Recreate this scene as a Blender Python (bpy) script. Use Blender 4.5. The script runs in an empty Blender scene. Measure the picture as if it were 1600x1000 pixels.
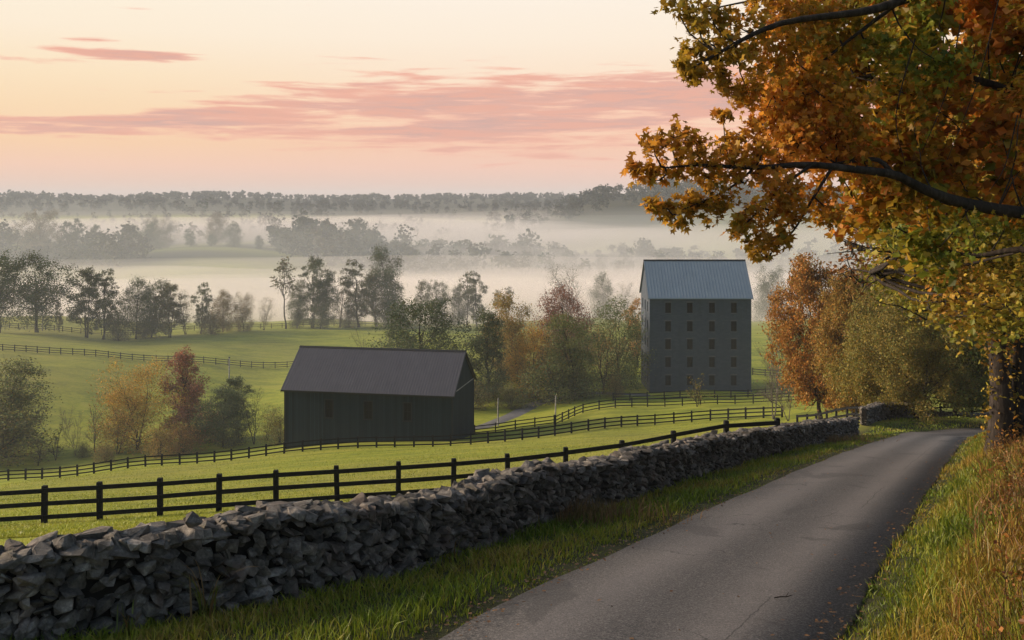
import bpy, bmesh, math, random
import numpy as np
from mathutils import Vector, Matrix, Euler

# ------------------------------------------------------------------ camera, sky, sun, exposure
SC = bpy.context.scene
COL = SC.collection
R = math.radians
F = 1555.6            # focal length in photo pixels (35 mm lens, 1600 px wide)
HY = 315.0            # photo row of the true horizon
CZ = 42.0             # camera height above the hollow

cam_d = bpy.data.cameras.new('camera')
cam_d.lens = 35.0; cam_d.sensor_width = 36.0
cam_d.shift_y = -(500.0 - HY) / 1600.0
cam_d.clip_start = 0.1; cam_d.clip_end = 30000
cam = bpy.data.objects.new('camera', cam_d)
cam.location = (0, 0, CZ); cam.rotation_euler = (R(90), 0, 0)
COL.objects.link(cam); SC.camera = cam

SUN_AZ = R(-80)       # measured from +Y (view direction) towards +X: the sun stands to the left, a little ahead
SUN_EL = R(19)
sun_d = bpy.data.lights.new('sun', 'SUN')
sun_d.energy = 5.0; sun_d.angle = R(16); sun_d.color = (1.0, 0.80, 0.60)
sun = bpy.data.objects.new('sun', sun_d)
sdir = Vector((math.sin(SUN_AZ) * math.cos(SUN_EL), math.cos(SUN_AZ) * math.cos(SUN_EL), math.sin(SUN_EL)))
sun.rotation_euler = (-sdir).to_track_quat('-Z', 'Y').to_euler()
sun.location = (-60, 30, 90)
COL.objects.link(sun)

SC.view_settings.view_transform = 'Standard'; SC.view_settings.look = 'None'
SC.view_settings.exposure = 0.45; SC.view_settings.gamma = 1.0
SC.view_settings.use_curve_mapping = False
SC.render.engine = 'CYCLES'
SC.cycles.use_denoising = True
SC.cycles.max_bounces = 6; SC.cycles.diffuse_bounces = 3; SC.cycles.glossy_bounces = 2
SC.cycles.transmission_bounces = 3; SC.cycles.transparent_max_bounces = 8
SC.cycles.volume_bounces = 3
SC.cycles.caustics_reflective = False; SC.cycles.caustics_refractive = False
SC.cycles.sample_clamp_indirect = 6

class NT:
    """small helper to wire shader nodes"""
    def __init__(s, tree): s.t = tree; s.n = tree.nodes; s.l = tree.links
    def new(s, typ, **kw):
        n = s.n.new(typ)
        for k, v in kw.items(): setattr(n, k, v)
        return n
    def put(s, sock, v):
        if isinstance(v, bpy.types.NodeSocket): s.l.new(v, sock)
        elif v is not None:
            if hasattr(sock.default_value, '__len__') and not hasattr(v, '__len__'): v = (v,) * len(sock.default_value)
            if hasattr(v, '__len__') and len(v) == 3 and len(sock.default_value) == 4: v = (*v, 1)
            sock.default_value = v
    def m(s, op, a, b=None, c=None, clamp=False):
        n = s.new('ShaderNodeMath', operation=op, use_clamp=clamp)
        for i, v in enumerate((a, b, c)):
            if v is not None: s.put(n.inputs[i], v)
        return n.outputs[0]
    def vm(s, op, a, b=None):
        n = s.new('ShaderNodeVectorMath', operation=op)
        s.put(n.inputs[0], a)
        if b is not None: s.put(n.inputs[1], b)
        return n.outputs[0]
    def mix(s, f, a, b, blend='MIX'):
        n = s.new('ShaderNodeMix', data_type='RGBA', blend_type=blend)
        s.put(n.inputs[0], f); s.put(n.inputs[6], a); s.put(n.inputs[7], b)
        return n.outputs[2]
    def ss(s, v, lo, hi, a=0.0, b=1.0):
        n = s.new('ShaderNodeMapRange', interpolation_type='SMOOTHSTEP')
        s.put(n.inputs[0], v); n.inputs[1].default_value = lo; n.inputs[2].default_value = hi
        n.inputs[3].default_value = a; n.inputs[4].default_value = b
        return n.outputs[0]
    def noise(s, vec, scale, detail=4, rough=0.55, dist=0.0):
        n = s.new('ShaderNodeTexNoise')
        if vec is not None: s.l.new(vec, n.inputs['Vector'])
        n.inputs['Scale'].default_value = scale; n.inputs['Detail'].default_value = detail
        n.inputs['Roughness'].default_value = rough; n.inputs['Distortion'].default_value = dist
        return n.outputs['Fac']
    def ramp(s, f, stops, mode='LINEAR'):
        n = s.new('ShaderNodeValToRGB'); n.color_ramp.interpolation = mode
        s.put(n.inputs[0], f)
        e = n.color_ramp.elements
        while len(e) < len(stops): e.new(0.5)
        for k, (p, c) in enumerate(stops):
            e[k].position = p; e[k].color = (*c, 1)
        return n.outputs[0]

def lin(r, g, b):
    f = lambda c: (c / 255) / 12.92 if c / 255 <= 0.04045 else ((c / 255 + 0.055) / 1.055) ** 2.4
    return (f(r), f(g), f(b))

world = bpy.data.worlds.new('World'); SC.world = world
world.use_nodes = True
wt = NT(world.node_tree); world.node_tree.nodes.clear()
tc = wt.new('ShaderNodeTexCoord')
dirv = wt.vm('NORMALIZE', tc.outputs['Generated'])
sep = wt.new('ShaderNodeSeparateXYZ'); wt.l.new(dirv, sep.inputs[0])
dx, dy, dz = sep.outputs
nish = wt.new('ShaderNodeTexSky', sky_type='NISHITA')
nish.sun_disc = False; nish.sun_elevation = SUN_EL; nish.sun_rotation = SUN_AZ
nish.air_density = 1.2; nish.dust_density = 3.0; nish.altitude = 200
blue = wt.vm('SCALE', nish.outputs[0]); blue.node.inputs['Scale'].default_value = 0.12
# dawn glow low in the sky on the sun's side, fading up and round to the blue sky
glow_w = wt.ramp(wt.m('MULTIPLY', dz, 2.5, clamp=True), [
    (0.0, lin(222, 190, 180)), (0.03, lin(232, 194, 180)), (0.085, lin(248, 199, 178)), (0.14, lin(250, 200, 172)),
    (0.22, lin(253, 215, 186)), (0.30, lin(254, 228, 202)), (0.40, lin(255, 238, 218)), (0.52, lin(255, 243, 228)), (1.0, lin(240, 236, 232))])
glow_y = wt.ramp(wt.m('MULTIPLY', dz, 2.5, clamp=True), [
    (0.0, lin(222, 190, 178)), (0.03, lin(236, 196, 178)), (0.085, lin(250, 202, 176)), (0.14, lin(252, 208, 168)),
    (0.22, lin(253, 220, 180)), (0.30, lin(254, 229, 194)), (0.40, lin(255, 238, 214)), (0.52, lin(255, 243, 222)), (1.0, lin(240, 236, 232))])
glow = wt.mix(wt.ss(dx, 0.0, -0.45), glow_w, glow_y)
# thin stratus: streaks stretched along the horizon
stretch = wt.vm('MULTIPLY', dirv, (4.6, 4.6, 62.0))
n1 = wt.noise(stretch, 1.0, 6, 0.55, 0.4)
n2 = wt.noise(wt.vm('MULTIPLY', dirv, (13.0, 13.0, 150.0)), 1.0, 5, 0.6, 0.3)
nz = wt.m('ADD', wt.m('MULTIPLY', n1, 0.8), wt.m('MULTIPLY', n2, 0.75)); nz = wt.m('SUBTRACT', nz, 0.275)
band_c = wt.m('ADD', wt.m('ADD', wt.m('MULTIPLY', wt.ss(dx, -0.45, -0.15), 0.026), 0.066), wt.m('MULTIPLY', wt.ss(dx, -0.1, 0.3), 0.012))
band_w = wt.m('ADD', wt.m('MULTIPLY', wt.ss(dx, -0.42, -0.08), 0.036), 0.012)
bd = wt.m('DIVIDE', wt.m('SUBTRACT', dz, band_c), band_w)
band = wt.m('EXPONENT', wt.m('MULTIPLY', wt.m('MULTIPLY', bd, bd), -0.9))
def blob(cx, ce, wx, we):
    a = wt.m('DIVIDE', wt.m('SUBTRACT', dx, cx), wx); b = wt.m('DIVIDE', wt.m('SUBTRACT', dz, ce), we)
    q = wt.m('ADD', wt.m('MULTIPLY', a, a), wt.m('MULTIPLY', b, b))
    return wt.m('EXPONENT', wt.m('MULTIPLY', q, -1.0))
small = wt.m('MAXIMUM', wt.m('MAXIMUM', blob(-0.356, 0.137, 0.062, 0.008), wt.m('MULTIPLY', blob(-0.43, 0.127, 0.06, 0.006), 0.9)),
             wt.m('MULTIPLY', blob(-0.385, 0.149, 0.045, 0.0045), 0.9))
cover = wt.m('MAXIMUM', band, small)
cm = wt.ss(wt.m('ADD', wt.m('MULTIPLY', cover, 0.42), wt.m('SUBTRACT', nz, 0.5)), 0.20, 0.40)
cm = wt.m('MULTIPLY', cm, 0.92)
thick = wt.ss(wt.m('ADD', wt.m('MULTIPLY', cover, 0.42), wt.m('SUBTRACT', nz, 0.5)), 0.25, 0.52)
cloud_c = wt.mix(thick, lin(248, 178, 156), wt.mix(wt.ss(n2, 0.42, 0.6), lin(203, 163, 158), lin(232, 168, 150)))
front = wt.mix(cm, glow, cloud_c)
# share of glow: strongest ahead and left (where the sun is), giving way to the clear sky behind and overhead
az = wt.m('ADD', wt.m('MULTIPLY', dx, -0.45), wt.m('MULTIPLY', dy, 0.9))
side = wt.ss(az, -0.45, 0.45)
up = wt.ss(dz, 0.20, 0.75, 1.0, 0.0)
front = wt.vm('SCALE', front); front.node.inputs['Scale'].default_value = 2 ** -0.45      # the glow as exposed in the picture
sky_c = wt.mix(wt.m('MULTIPLY', side, up), blue, front)
bg = wt.new('ShaderNodeBackground'); bg.inputs['Strength'].default_value = 1.0
wt.l.new(sky_c, bg.inputs['Color'])
wo = wt.new('ShaderNodeOutputWorld'); wt.l.new(bg.outputs[0], wo.inputs['Surface'])

# ------------------------------------------------------------------ helpers
rng = np.random.default_rng(7)
random.seed(7)

def at(px, py, d):
    """a point of the photo at a distance d in front of the camera -> world"""
    return np.array(((px - 800) / F * d, d, CZ - (py - HY) / F * d))

def add_prop(o, label=None, cat=None, group=None, kind=None):
    if label: o['label'] = label
    if cat: o['category'] = cat
    if group: o['group'] = group
    if kind: o['kind'] = kind
    return o

def obj(name, mesh, parent=None, mat=None, loc=None, rot=None, scale=None, color=None):
    o = bpy.data.objects.new(name, mesh); COL.objects.link(o)
    if mat is not None and mesh is not None and not mesh.materials: mesh.materials.append(mat)
    if parent is not None: o.parent = parent
    if loc is not None: o.location = loc
    if rot is not None: o.rotation_euler = rot
    if scale is not None: o.scale = scale
    if color is not None: o.color = (*color, 1)
    return o

def empty(name, loc, label, cat, group=None, rz=0.0):
    o = bpy.data.objects.new(name, None); COL.objects.link(o)
    o.location = loc; o.rotation_euler = (0, 0, rz); o.empty_display_size = 0.3
    return add_prop(o, label, cat, group)

def fast_mesh(name, verts, faces, col=None, mat=None, smooth=False):
    """verts (n,3), faces (m,k) with one k, or a list of such arrays"""
    me = bpy.data.meshes.new(name)
    fl = faces if isinstance(faces, list) else [faces]
    fl = [np.asarray(f, dtype=np.int32) for f in fl if len(f)]
    verts = np.asarray(verts, dtype=np.float32)
    me.vertices.add(len(verts)); me.vertices.foreach_set('co', verts.ravel())
    nl = sum(f.size for f in fl); npoly = sum(len(f) for f in fl)
    me.loops.add(nl); me.polygons.add(npoly)
    me.loops.foreach_set('vertex_index', np.concatenate([f.ravel() for f in fl]))
    starts = []; s = 0
    for f in fl:
        starts.append(s + np.arange(len(f)) * f.shape[1]); s += f.size
    me.polygons.foreach_set('loop_start', np.concatenate(starts).astype(np.int32))
    me.polygons.foreach_set('use_smooth', np.full(npoly, smooth))
    me.update(calc_edges=True)
    if col is not None:
        a = me.color_attributes.new('col', 'FLOAT_COLOR', 'POINT')
        c = np.ones((len(verts), 4), np.float32); c[:, :3] = col
        a.data.foreach_set('color', c.ravel())
    if mat is not None: me.materials.append(mat)
    return me

def box_mesh(name, lo, hi, mat=None, bevel=0.0, seg=1):
    bm = bmesh.new()
    bmesh.ops.create_cube(bm, size=1.0)
    lo, hi = Vector(lo), Vector(hi)
    for v in bm.verts: v.co = Vector([(lo[i] + hi[i]) / 2 + v.co[i] * (hi[i] - lo[i]) for i in range(3)])
    if bevel: bmesh.ops.bevel(bm, geom=bm.edges[:], offset=bevel, segments=seg, affect='EDGES')
    me = bpy.data.meshes.new(name); bm.to_mesh(me); bm.free()
    if mat is not None: me.materials.append(mat)
    return me

class MB:
    """collects boxes/quads into one mesh"""
    def __init__(s): s.v = []; s.f = []
    def box(s, lo, hi):
        b = len(s.v); x0, y0, z0 = lo; x1, y1, z1 = hi
        s.v += [(x0, y0, z0), (x1, y0, z0), (x1, y1, z0), (x0, y1, z0), (x0, y0, z1), (x1, y0, z1), (x1, y1, z1), (x0, y1, z1)]
        s.f += [tuple(b + i for i in q) for q in ((0, 3, 2, 1), (4, 5, 6, 7), (0, 1, 5, 4), (1, 2, 6, 5), (2, 3, 7, 6), (3, 0, 4, 7))]
    def poly(s, pts):
        b = len(s.v); s.v += [tuple(p) for p in pts]; s.f.append(tuple(range(b, b + len(pts))))
    def mesh(s, name, mat=None, smooth=False):
        me = bpy.data.meshes.new(name); me.from_pydata(s.v, [], s.f); me.update()
        if mat is not None: me.materials.append(mat)
        if smooth: me.polygons.foreach_set('use_smooth', [True] * len(me.polygons))
        return me

def tube(path, radii, sides=6, cap=True):
    """tapered tube along a path -> verts, quad faces"""
    path = np.asarray(path, float); n = len(path)
    tan = np.gradient(path, axis=0); tan /= np.linalg.norm(tan, axis=1)[:, None] + 1e-9
    ref = np.array((0.31, 0.17, 0.93)) if abs(tan[0][2]) < 0.9 else np.array((1.0, 0.1, 0.05))
    a = np.cross(tan, ref); a /= np.linalg.norm(a, axis=1)[:, None] + 1e-9
    b = np.cross(tan, a)
    th = np.linspace(0, 2 * np.pi, sides, endpoint=False)
    ring = a[:, None, :] * np.cos(th)[None, :, None] + b[:, None, :] * np.sin(th)[None, :, None]
    v = path[:, None, :] + ring * np.asarray(radii)[:, None, None]
    i = np.arange(n - 1)[:, None] * sides; j = np.arange(sides)[None, :]; j2 = (j + 1) % sides
    f = np.stack([i + j, i + j2, i + sides + j2, i + sides + j], -1).reshape(-1, 4)
    return v.reshape(-1, 3), f

class Tubes:
    def __init__(s): s.v = []; s.f = []; s.n = 0
    def add(s, path, radii, sides=6):
        v, f = tube(path, radii, sides); s.v.append(v); s.f.append(f + s.n); s.n += len(v)
    def mesh(s, name, mat): return fast_mesh(name, np.concatenate(s.v), np.concatenate(s.f), mat=mat, smooth=True)

def curve_pts(p0, p1, bow, n=6, wob=0.0, rg=rng):
    p0, p1 = np.asarray(p0, float), np.asarray(p1, float)
    t = np.linspace(0, 1, n)[:, None]
    p = p0 + (p1 - p0) * t + np.asarray(bow) * (4 * t * (1 - t))
    if wob: p[1:-1] += rg.normal(0, wob, (n - 2, 3))
    return p

def spline(pts, n):
    """Catmull-Rom through pts"""
    pts = np.asarray(pts, float)
    P = np.vstack([2 * pts[0] - pts[1], pts, 2 * pts[-1] - pts[-2]])
    out = []
    for u in np.linspace(0, len(pts) - 1 - 1e-6, n):
        k = int(u); t = u - k; a, b, c, d = P[k:k + 4]
        out.append(0.5 * (2 * b + (c - a) * t + (2 * a - 5 * b + 4 * c - d) * t * t + (3 * b - a - 3 * c + d) * t ** 3))
    return np.array(out)

# ------------------------------------------------------------------ materials
def mat_new(name):
    m = bpy.data.materials.new(name); m.use_nodes = True; m.node_tree.nodes.clear()
    nt = NT(m.node_tree)
    out = nt.new('ShaderNodeOutputMaterial')
    return m, nt, out

def principled(nt, out, col, rough=0.8, spec=0.3, bump=None, bstr=0.3, bdist=0.02, metal=0.0):
    p = nt.new('ShaderNodeBsdfPrincipled')
    nt.put(p.inputs['Base Color'], col); nt.put(p.inputs['Roughness'], rough)
    p.inputs['Specular IOR Level'].default_value = spec; p.inputs['Metallic'].default_value = metal
    if bump is not None:
        b = nt.new('ShaderNodeBump'); b.inputs['Strength'].default_value = bstr; b.inputs['Distance'].default_value = bdist
        nt.l.new(bump, b.inputs['Height']); nt.l.new(b.outputs[0], p.inputs['Normal'])
    nt.l.new(p.outputs[0], out.inputs['Surface'])
    return p

def pos(nt):
    return nt.new('ShaderNodeNewGeometry').outputs['Position']
def objco(nt):
    return nt.new('ShaderNodeTexCoord').outputs['Object']
def attr(nt, name):
    return nt.new('ShaderNodeAttribute', attribute_name=name).outputs['Color']

def leaf_material(name, tr=0.35, rough=0.55):
    """leaf colour = tint of the tree x tone of the leaf"""
    m, nt, out = mat_new(name)
    oi = nt.new('ShaderNodeObjectInfo')
    c = nt.mix(1.0, oi.outputs['Color'], attr(nt, 'col'), 'MULTIPLY')
    d = nt.new('ShaderNodeBsdfPrincipled'); nt.put(d.inputs['Base Color'], c)
    d.inputs['Roughness'].default_value = rough; d.inputs['Specular IOR Level'].default_value = 0.25
    t = nt.new('ShaderNodeBsdfTranslucent'); nt.l.new(c, t.inputs['Color'])
    mx = nt.new('ShaderNodeMixShader'); mx.inputs[0].default_value = tr
    nt.l.new(d.outputs[0], mx.inputs[1]); nt.l.new(t.outputs[0], mx.inputs[2])
    nt.l.new(mx.outputs[0], out.inputs['Surface'])
    return m

def grass_material(name, tr=0.3):
    m, nt, out = mat_new(name)
    c = attr(nt, 'col')
    d = nt.new('ShaderNodeBsdfPrincipled'); nt.put(d.inputs['Base Color'], c)
    d.inputs['Roughness'].default_value = 0.5; d.inputs['Specular IOR Level'].default_value = 0.3
    t = nt.new('ShaderNodeBsdfTranslucent'); nt.l.new(c, t.inputs['Color'])
    mx = nt.new('ShaderNodeMixShader'); mx.inputs[0].default_value = tr
    nt.l.new(d.outputs[0], mx.inputs[1]); nt.l.new(t.outputs[0], mx.inputs[2])
    nt.l.new(mx.outputs[0], out.inputs['Surface'])
    return m

def make_materials():
    M = {}
    # bark
    m, nt, out = mat_new('bark')
    p = pos(nt); n = nt.noise(nt.vm('MULTIPLY', p, (6, 6, 1.6)), 2.2, 5, 0.65)
    principled(nt, out, nt.ramp(n, [(0.3, (0.010, 0.008, 0.007)), (0.55, (0.034, 0.026, 0.021)), (0.75, (0.075, 0.06, 0.05))]), 0.9, 0.2, n, 0.8, 0.03)
    M['bark'] = m
    m, nt, out = mat_new('pale_bark')
    n = nt.noise(pos(nt), 1.5, 4, 0.6)
    principled(nt, out, nt.ramp(n, [(0.3, (0.07, 0.06, 0.05)), (0.7, (0.17, 0.15, 0.13))]), 0.9, 0.2)
    M['pale_bark'] = m
    # black painted fence boards
    m, nt, out = mat_new('black_paint')
    n = nt.noise(nt.vm('MULTIPLY', pos(nt), (3, 3, 14)), 2.0, 5, 0.6)
    principled(nt, out, nt.ramp(n, [(0.3, (0.006, 0.007, 0.008)), (0.6, (0.014, 0.015, 0.017)), (0.8, (0.026, 0.025, 0.024))]), 0.8, 0.1, n, 0.4, 0.01)
    M['black_paint'] = m
    # field stone
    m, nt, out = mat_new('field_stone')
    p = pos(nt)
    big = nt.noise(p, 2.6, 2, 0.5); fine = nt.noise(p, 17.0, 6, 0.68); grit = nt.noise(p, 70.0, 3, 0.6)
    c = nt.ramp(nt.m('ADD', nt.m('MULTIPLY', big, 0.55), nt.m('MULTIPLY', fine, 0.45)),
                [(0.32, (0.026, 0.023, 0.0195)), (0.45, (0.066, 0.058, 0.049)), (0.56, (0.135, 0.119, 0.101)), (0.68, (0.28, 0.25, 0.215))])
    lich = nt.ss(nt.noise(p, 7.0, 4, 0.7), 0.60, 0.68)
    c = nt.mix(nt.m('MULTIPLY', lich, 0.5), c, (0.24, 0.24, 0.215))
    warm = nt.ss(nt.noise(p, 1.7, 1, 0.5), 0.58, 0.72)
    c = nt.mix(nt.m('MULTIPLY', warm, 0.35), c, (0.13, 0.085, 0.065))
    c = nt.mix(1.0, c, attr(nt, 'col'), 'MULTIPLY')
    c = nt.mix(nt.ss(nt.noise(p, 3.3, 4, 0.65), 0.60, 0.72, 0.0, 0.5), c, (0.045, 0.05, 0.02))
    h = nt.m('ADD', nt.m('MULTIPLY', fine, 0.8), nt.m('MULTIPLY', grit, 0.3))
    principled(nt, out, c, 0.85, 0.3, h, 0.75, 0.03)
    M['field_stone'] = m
    m, nt, out = mat_new('wall_core'); principled(nt, out, (0.012, 0.011, 0.01), 0.95, 0.1); M['wall_core'] = m
    # asphalt lane, u across (0..1), v metres along
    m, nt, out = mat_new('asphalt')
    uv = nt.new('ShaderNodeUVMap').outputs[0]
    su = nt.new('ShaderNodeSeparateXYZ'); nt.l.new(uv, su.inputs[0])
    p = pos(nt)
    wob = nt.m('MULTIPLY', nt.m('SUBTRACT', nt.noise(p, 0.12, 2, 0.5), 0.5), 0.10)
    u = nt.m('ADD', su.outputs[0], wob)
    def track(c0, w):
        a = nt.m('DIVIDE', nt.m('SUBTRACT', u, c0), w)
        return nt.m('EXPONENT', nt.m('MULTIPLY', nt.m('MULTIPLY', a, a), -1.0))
    tr = nt.m('MAXIMUM', track(0.27, 0.115), track(0.70, 0.115))  # two soft lighter bands along the lane, the strip between them darker
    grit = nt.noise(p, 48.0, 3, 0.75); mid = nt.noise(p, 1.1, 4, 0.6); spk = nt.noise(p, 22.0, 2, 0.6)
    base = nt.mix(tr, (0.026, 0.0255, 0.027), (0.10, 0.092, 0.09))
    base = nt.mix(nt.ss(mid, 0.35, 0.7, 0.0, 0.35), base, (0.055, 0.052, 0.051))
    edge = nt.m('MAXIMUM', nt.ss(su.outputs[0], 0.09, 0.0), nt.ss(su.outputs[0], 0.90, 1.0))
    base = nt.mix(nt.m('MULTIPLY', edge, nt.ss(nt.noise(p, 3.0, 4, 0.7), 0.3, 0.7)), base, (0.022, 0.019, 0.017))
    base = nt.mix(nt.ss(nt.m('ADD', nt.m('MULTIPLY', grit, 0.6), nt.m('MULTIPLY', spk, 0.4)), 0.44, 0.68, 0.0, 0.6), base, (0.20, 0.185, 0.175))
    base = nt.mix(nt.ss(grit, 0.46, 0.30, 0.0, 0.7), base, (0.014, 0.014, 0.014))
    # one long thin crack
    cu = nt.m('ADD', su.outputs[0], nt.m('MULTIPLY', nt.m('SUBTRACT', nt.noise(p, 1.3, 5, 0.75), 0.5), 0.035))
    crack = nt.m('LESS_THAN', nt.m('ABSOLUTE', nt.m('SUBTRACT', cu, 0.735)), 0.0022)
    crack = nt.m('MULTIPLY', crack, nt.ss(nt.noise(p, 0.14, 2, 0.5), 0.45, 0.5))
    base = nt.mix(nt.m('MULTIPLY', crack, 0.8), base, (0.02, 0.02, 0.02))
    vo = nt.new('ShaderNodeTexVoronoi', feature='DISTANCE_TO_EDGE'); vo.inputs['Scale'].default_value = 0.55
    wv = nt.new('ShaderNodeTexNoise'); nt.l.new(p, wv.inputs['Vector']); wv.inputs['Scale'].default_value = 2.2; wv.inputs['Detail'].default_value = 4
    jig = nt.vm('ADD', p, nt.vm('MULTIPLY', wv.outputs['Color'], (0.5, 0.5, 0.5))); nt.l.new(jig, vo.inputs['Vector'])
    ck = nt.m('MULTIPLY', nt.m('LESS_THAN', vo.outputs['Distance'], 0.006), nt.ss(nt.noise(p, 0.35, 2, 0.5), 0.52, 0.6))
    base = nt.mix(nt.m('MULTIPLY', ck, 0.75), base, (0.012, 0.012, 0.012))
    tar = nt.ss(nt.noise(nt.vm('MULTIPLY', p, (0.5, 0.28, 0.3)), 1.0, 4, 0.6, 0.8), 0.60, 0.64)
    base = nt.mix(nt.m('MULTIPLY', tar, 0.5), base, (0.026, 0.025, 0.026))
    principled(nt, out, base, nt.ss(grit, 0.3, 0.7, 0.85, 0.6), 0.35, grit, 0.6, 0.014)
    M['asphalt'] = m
    # gravel farm lane
    m, nt, out = mat_new('gravel')
    p = pos(nt); n = nt.noise(p, 0.6, 6, 0.7)
    principled(nt, out, nt.ramp(n, [(0.3, (0.07, 0.07, 0.075)), (0.7, (0.17, 0.165, 0.165))]), 0.95, 0.2)
    M['gravel'] = m
    # ground: pasture, woodland floor, verge soil (zone from the attribute)
    m, nt, out = mat_new('ground')
    p = pos(nt); zone = attr(nt, 'col')
    sz = nt.new('ShaderNodeSeparateColor'); nt.l.new(zone, sz.inputs[0])
    wood, verge, _z = sz.outputs[0], sz.outputs[1], sz.outputs[2]
    far = nt.noise(p, 0.012, 4, 0.6); mid = nt.noise(nt.vm('MULTIPLY', p, (0.10, 0.34, 0.3)), 1.0, 5, 0.62, 0.6)
    fine = nt.noise(nt.vm('MULTIPLY', p, (1.3, 3.2, 3.0)), 1.0, 5, 0.7); blade = nt.noise(p, 14.0, 3, 0.7)
    g = nt.ramp(nt.m('ADD', nt.m('MULTIPLY', mid, 0.55), nt.m('MULTIPLY', fine, 0.45)),
                [(0.37, (0.085, 0.12, 0.012)), (0.45, (0.175, 0.21, 0.018)), (0.53, (0.265, 0.295, 0.022)), (0.62, (0.34, 0.32, 0.045))])
    g = nt.mix(nt.ss(far, 0.42, 0.66, 0.0, 0.5), g, (0.25, 0.21, 0.06))
    g = nt.mix(nt.ss(blade, 0.5, 0.3, 0.0, 0.45), g, (0.05, 0.065, 0.014))
    soil = nt.ramp(fine, [(0.3, (0.025, 0.024, 0.012)), (0.6, (0.05, 0.055, 0.018)), (0.8, (0.07, 0.06, 0.03))])
    g = nt.mix(verge, g, soil)
    g = nt.mix(wood, g, (0.045, 0.045, 0.028))
    principled(nt, out, g, 0.9, 0.15, nt.m('ADD', fine, blade), 0.7, 0.08)
    M['ground'] = m
    # barn cladding: black creosoted vertical boards
    m, nt, out = mat_new('barn_boards')
    o = objco(nt)
    so = nt.new('ShaderNodeSeparateXYZ'); nt.l.new(o, so.inputs[0])
    along = nt.m('ADD', so.outputs[0], so.outputs[1])
    bid = nt.m('FLOOR', nt.m('MULTIPLY', along, 3.6))
    wn = nt.new('ShaderNodeTexWhiteNoise', noise_dimensions='1D'); nt.l.new(bid, wn.inputs['W'])
    fr = nt.m('FRACT', nt.m('MULTIPLY', along, 3.6))
    gap = nt.m('LESS_THAN', fr, 0.09)
    grain = nt.noise(nt.vm('MULTIPLY', o, (8, 8, 0.5)), 1.0, 5, 0.65)
    c = nt.mix(nt.m('ADD', nt.m('MULTIPLY', wn.outputs['Value'], 0.5), nt.m('MULTIPLY', grain, 0.5)), (0.008, 0.015, 0.020), (0.022, 0.038, 0.049))
    wx = nt.noise(nt.vm('MULTIPLY', o, (1.2, 1.2, 0.22)), 1.0, 5, 0.7)
    c = nt.mix(nt.ss(wx, 0.5, 0.72, 0.0, 0.4), c, (0.025, 0.033, 0.037))
    c = nt.mix(nt.m('MULTIPLY', gap, 0.8), c, (0.005, 0.005, 0.006))
    principled(nt, out, c, 0.8, 0.12, nt.m('SUBTRACT', 1.0, gap), 0.6, 0.02)
    M['barn_boards'] = m
    # roofs
    def metal_roof(name, a, b, rough):
        m, nt, out = mat_new(name)
        n = nt.noise(objco(nt), 0.5, 5, 0.65); st = nt.noise(nt.vm('MULTIPLY', objco(nt), (3.5, 0.4, 0.4)), 1.0, 4, 0.6)
        principled(nt, out, nt.mix(nt.m('ADD', nt.m('MULTIPLY', n, 0.5), nt.m('MULTIPLY', st, 0.5)), a, b), rough, 0.5)
        M[name] = m
    metal_roof('barn_roof_metal', (0.055, 0.050, 0.058), (0.14, 0.128, 0.138), 0.55)
    metal_roof('mill_roof_metal', (0.13, 0.17, 0.215), (0.25, 0.31, 0.37), 0.5)
    m, nt, out = mat_new('dark_trim'); principled(nt, out, (0.012, 0.013, 0.015), 0.6, 0.3); M['dark_trim'] = m
    # limestone of the mill: coursed blocks too small to tell apart
    m, nt, out = mat_new('mill_stone')
    o = objco(nt)
    so = nt.new('ShaderNodeSeparateXYZ'); nt.l.new(o, so.inputs[0])
    cv = nt.new('ShaderNodeCombineXYZ'); nt.l.new(nt.m('ADD', so.outputs[0], so.outputs[1]), cv.inputs[0]); nt.l.new(so.outputs[2], cv.inputs[1])
    br = nt.new('ShaderNodeTexBrick'); nt.l.new(cv.outputs[0], br.inputs['Vector'])
    br.inputs['Scale'].default_value = 1.0; br.inputs['Brick Width'].default_value = 0.62; br.inputs['Row Height'].default_value = 0.27
    br.inputs['Mortar Size'].default_value = 0.016; br.inputs['Bias'].default_value = 0.0
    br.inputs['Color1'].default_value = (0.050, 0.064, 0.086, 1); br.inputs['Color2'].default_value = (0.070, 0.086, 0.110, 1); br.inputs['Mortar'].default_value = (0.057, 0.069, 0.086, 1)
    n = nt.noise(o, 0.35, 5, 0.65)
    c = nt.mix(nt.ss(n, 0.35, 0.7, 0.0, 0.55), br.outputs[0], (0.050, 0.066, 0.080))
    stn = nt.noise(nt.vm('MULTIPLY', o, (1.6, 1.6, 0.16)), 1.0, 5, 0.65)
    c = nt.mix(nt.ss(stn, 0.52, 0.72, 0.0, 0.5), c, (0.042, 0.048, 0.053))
    principled(nt, out, c, 0.9, 0.2, br.outputs[1], -0.5, 0.02)
    M['mill_stone'] = m
    m, nt, out = mat_new('pale_stone'); n = nt.noise(objco(nt), 2.0, 4, 0.6)
    principled(nt, out, nt.ramp(n, [(0.3, (0.07, 0.08, 0.095)), (0.7, (0.11, 0.118, 0.13))]), 0.9, 0.2); M['pale_stone'] = m
    m, nt, out = mat_new('lintel_stone'); n = nt.noise(objco(nt), 1.3, 4, 0.6)
    principled(nt, out, nt.ramp(n, [(0.3, (0.075, 0.083, 0.095)), (0.7, (0.11, 0.117, 0.128))]), 0.9, 0.2); M['lintel_stone'] = m
    m, nt, out = mat_new('window_glass'); principled(nt, out, (0.006, 0.007, 0.008), 0.3, 0.15); M['window_glass'] = m
    m, nt, out = mat_new('window_frame'); principled(nt, out, (0.014, 0.017, 0.02), 0.7, 0.15); M['window_frame'] = m
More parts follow.
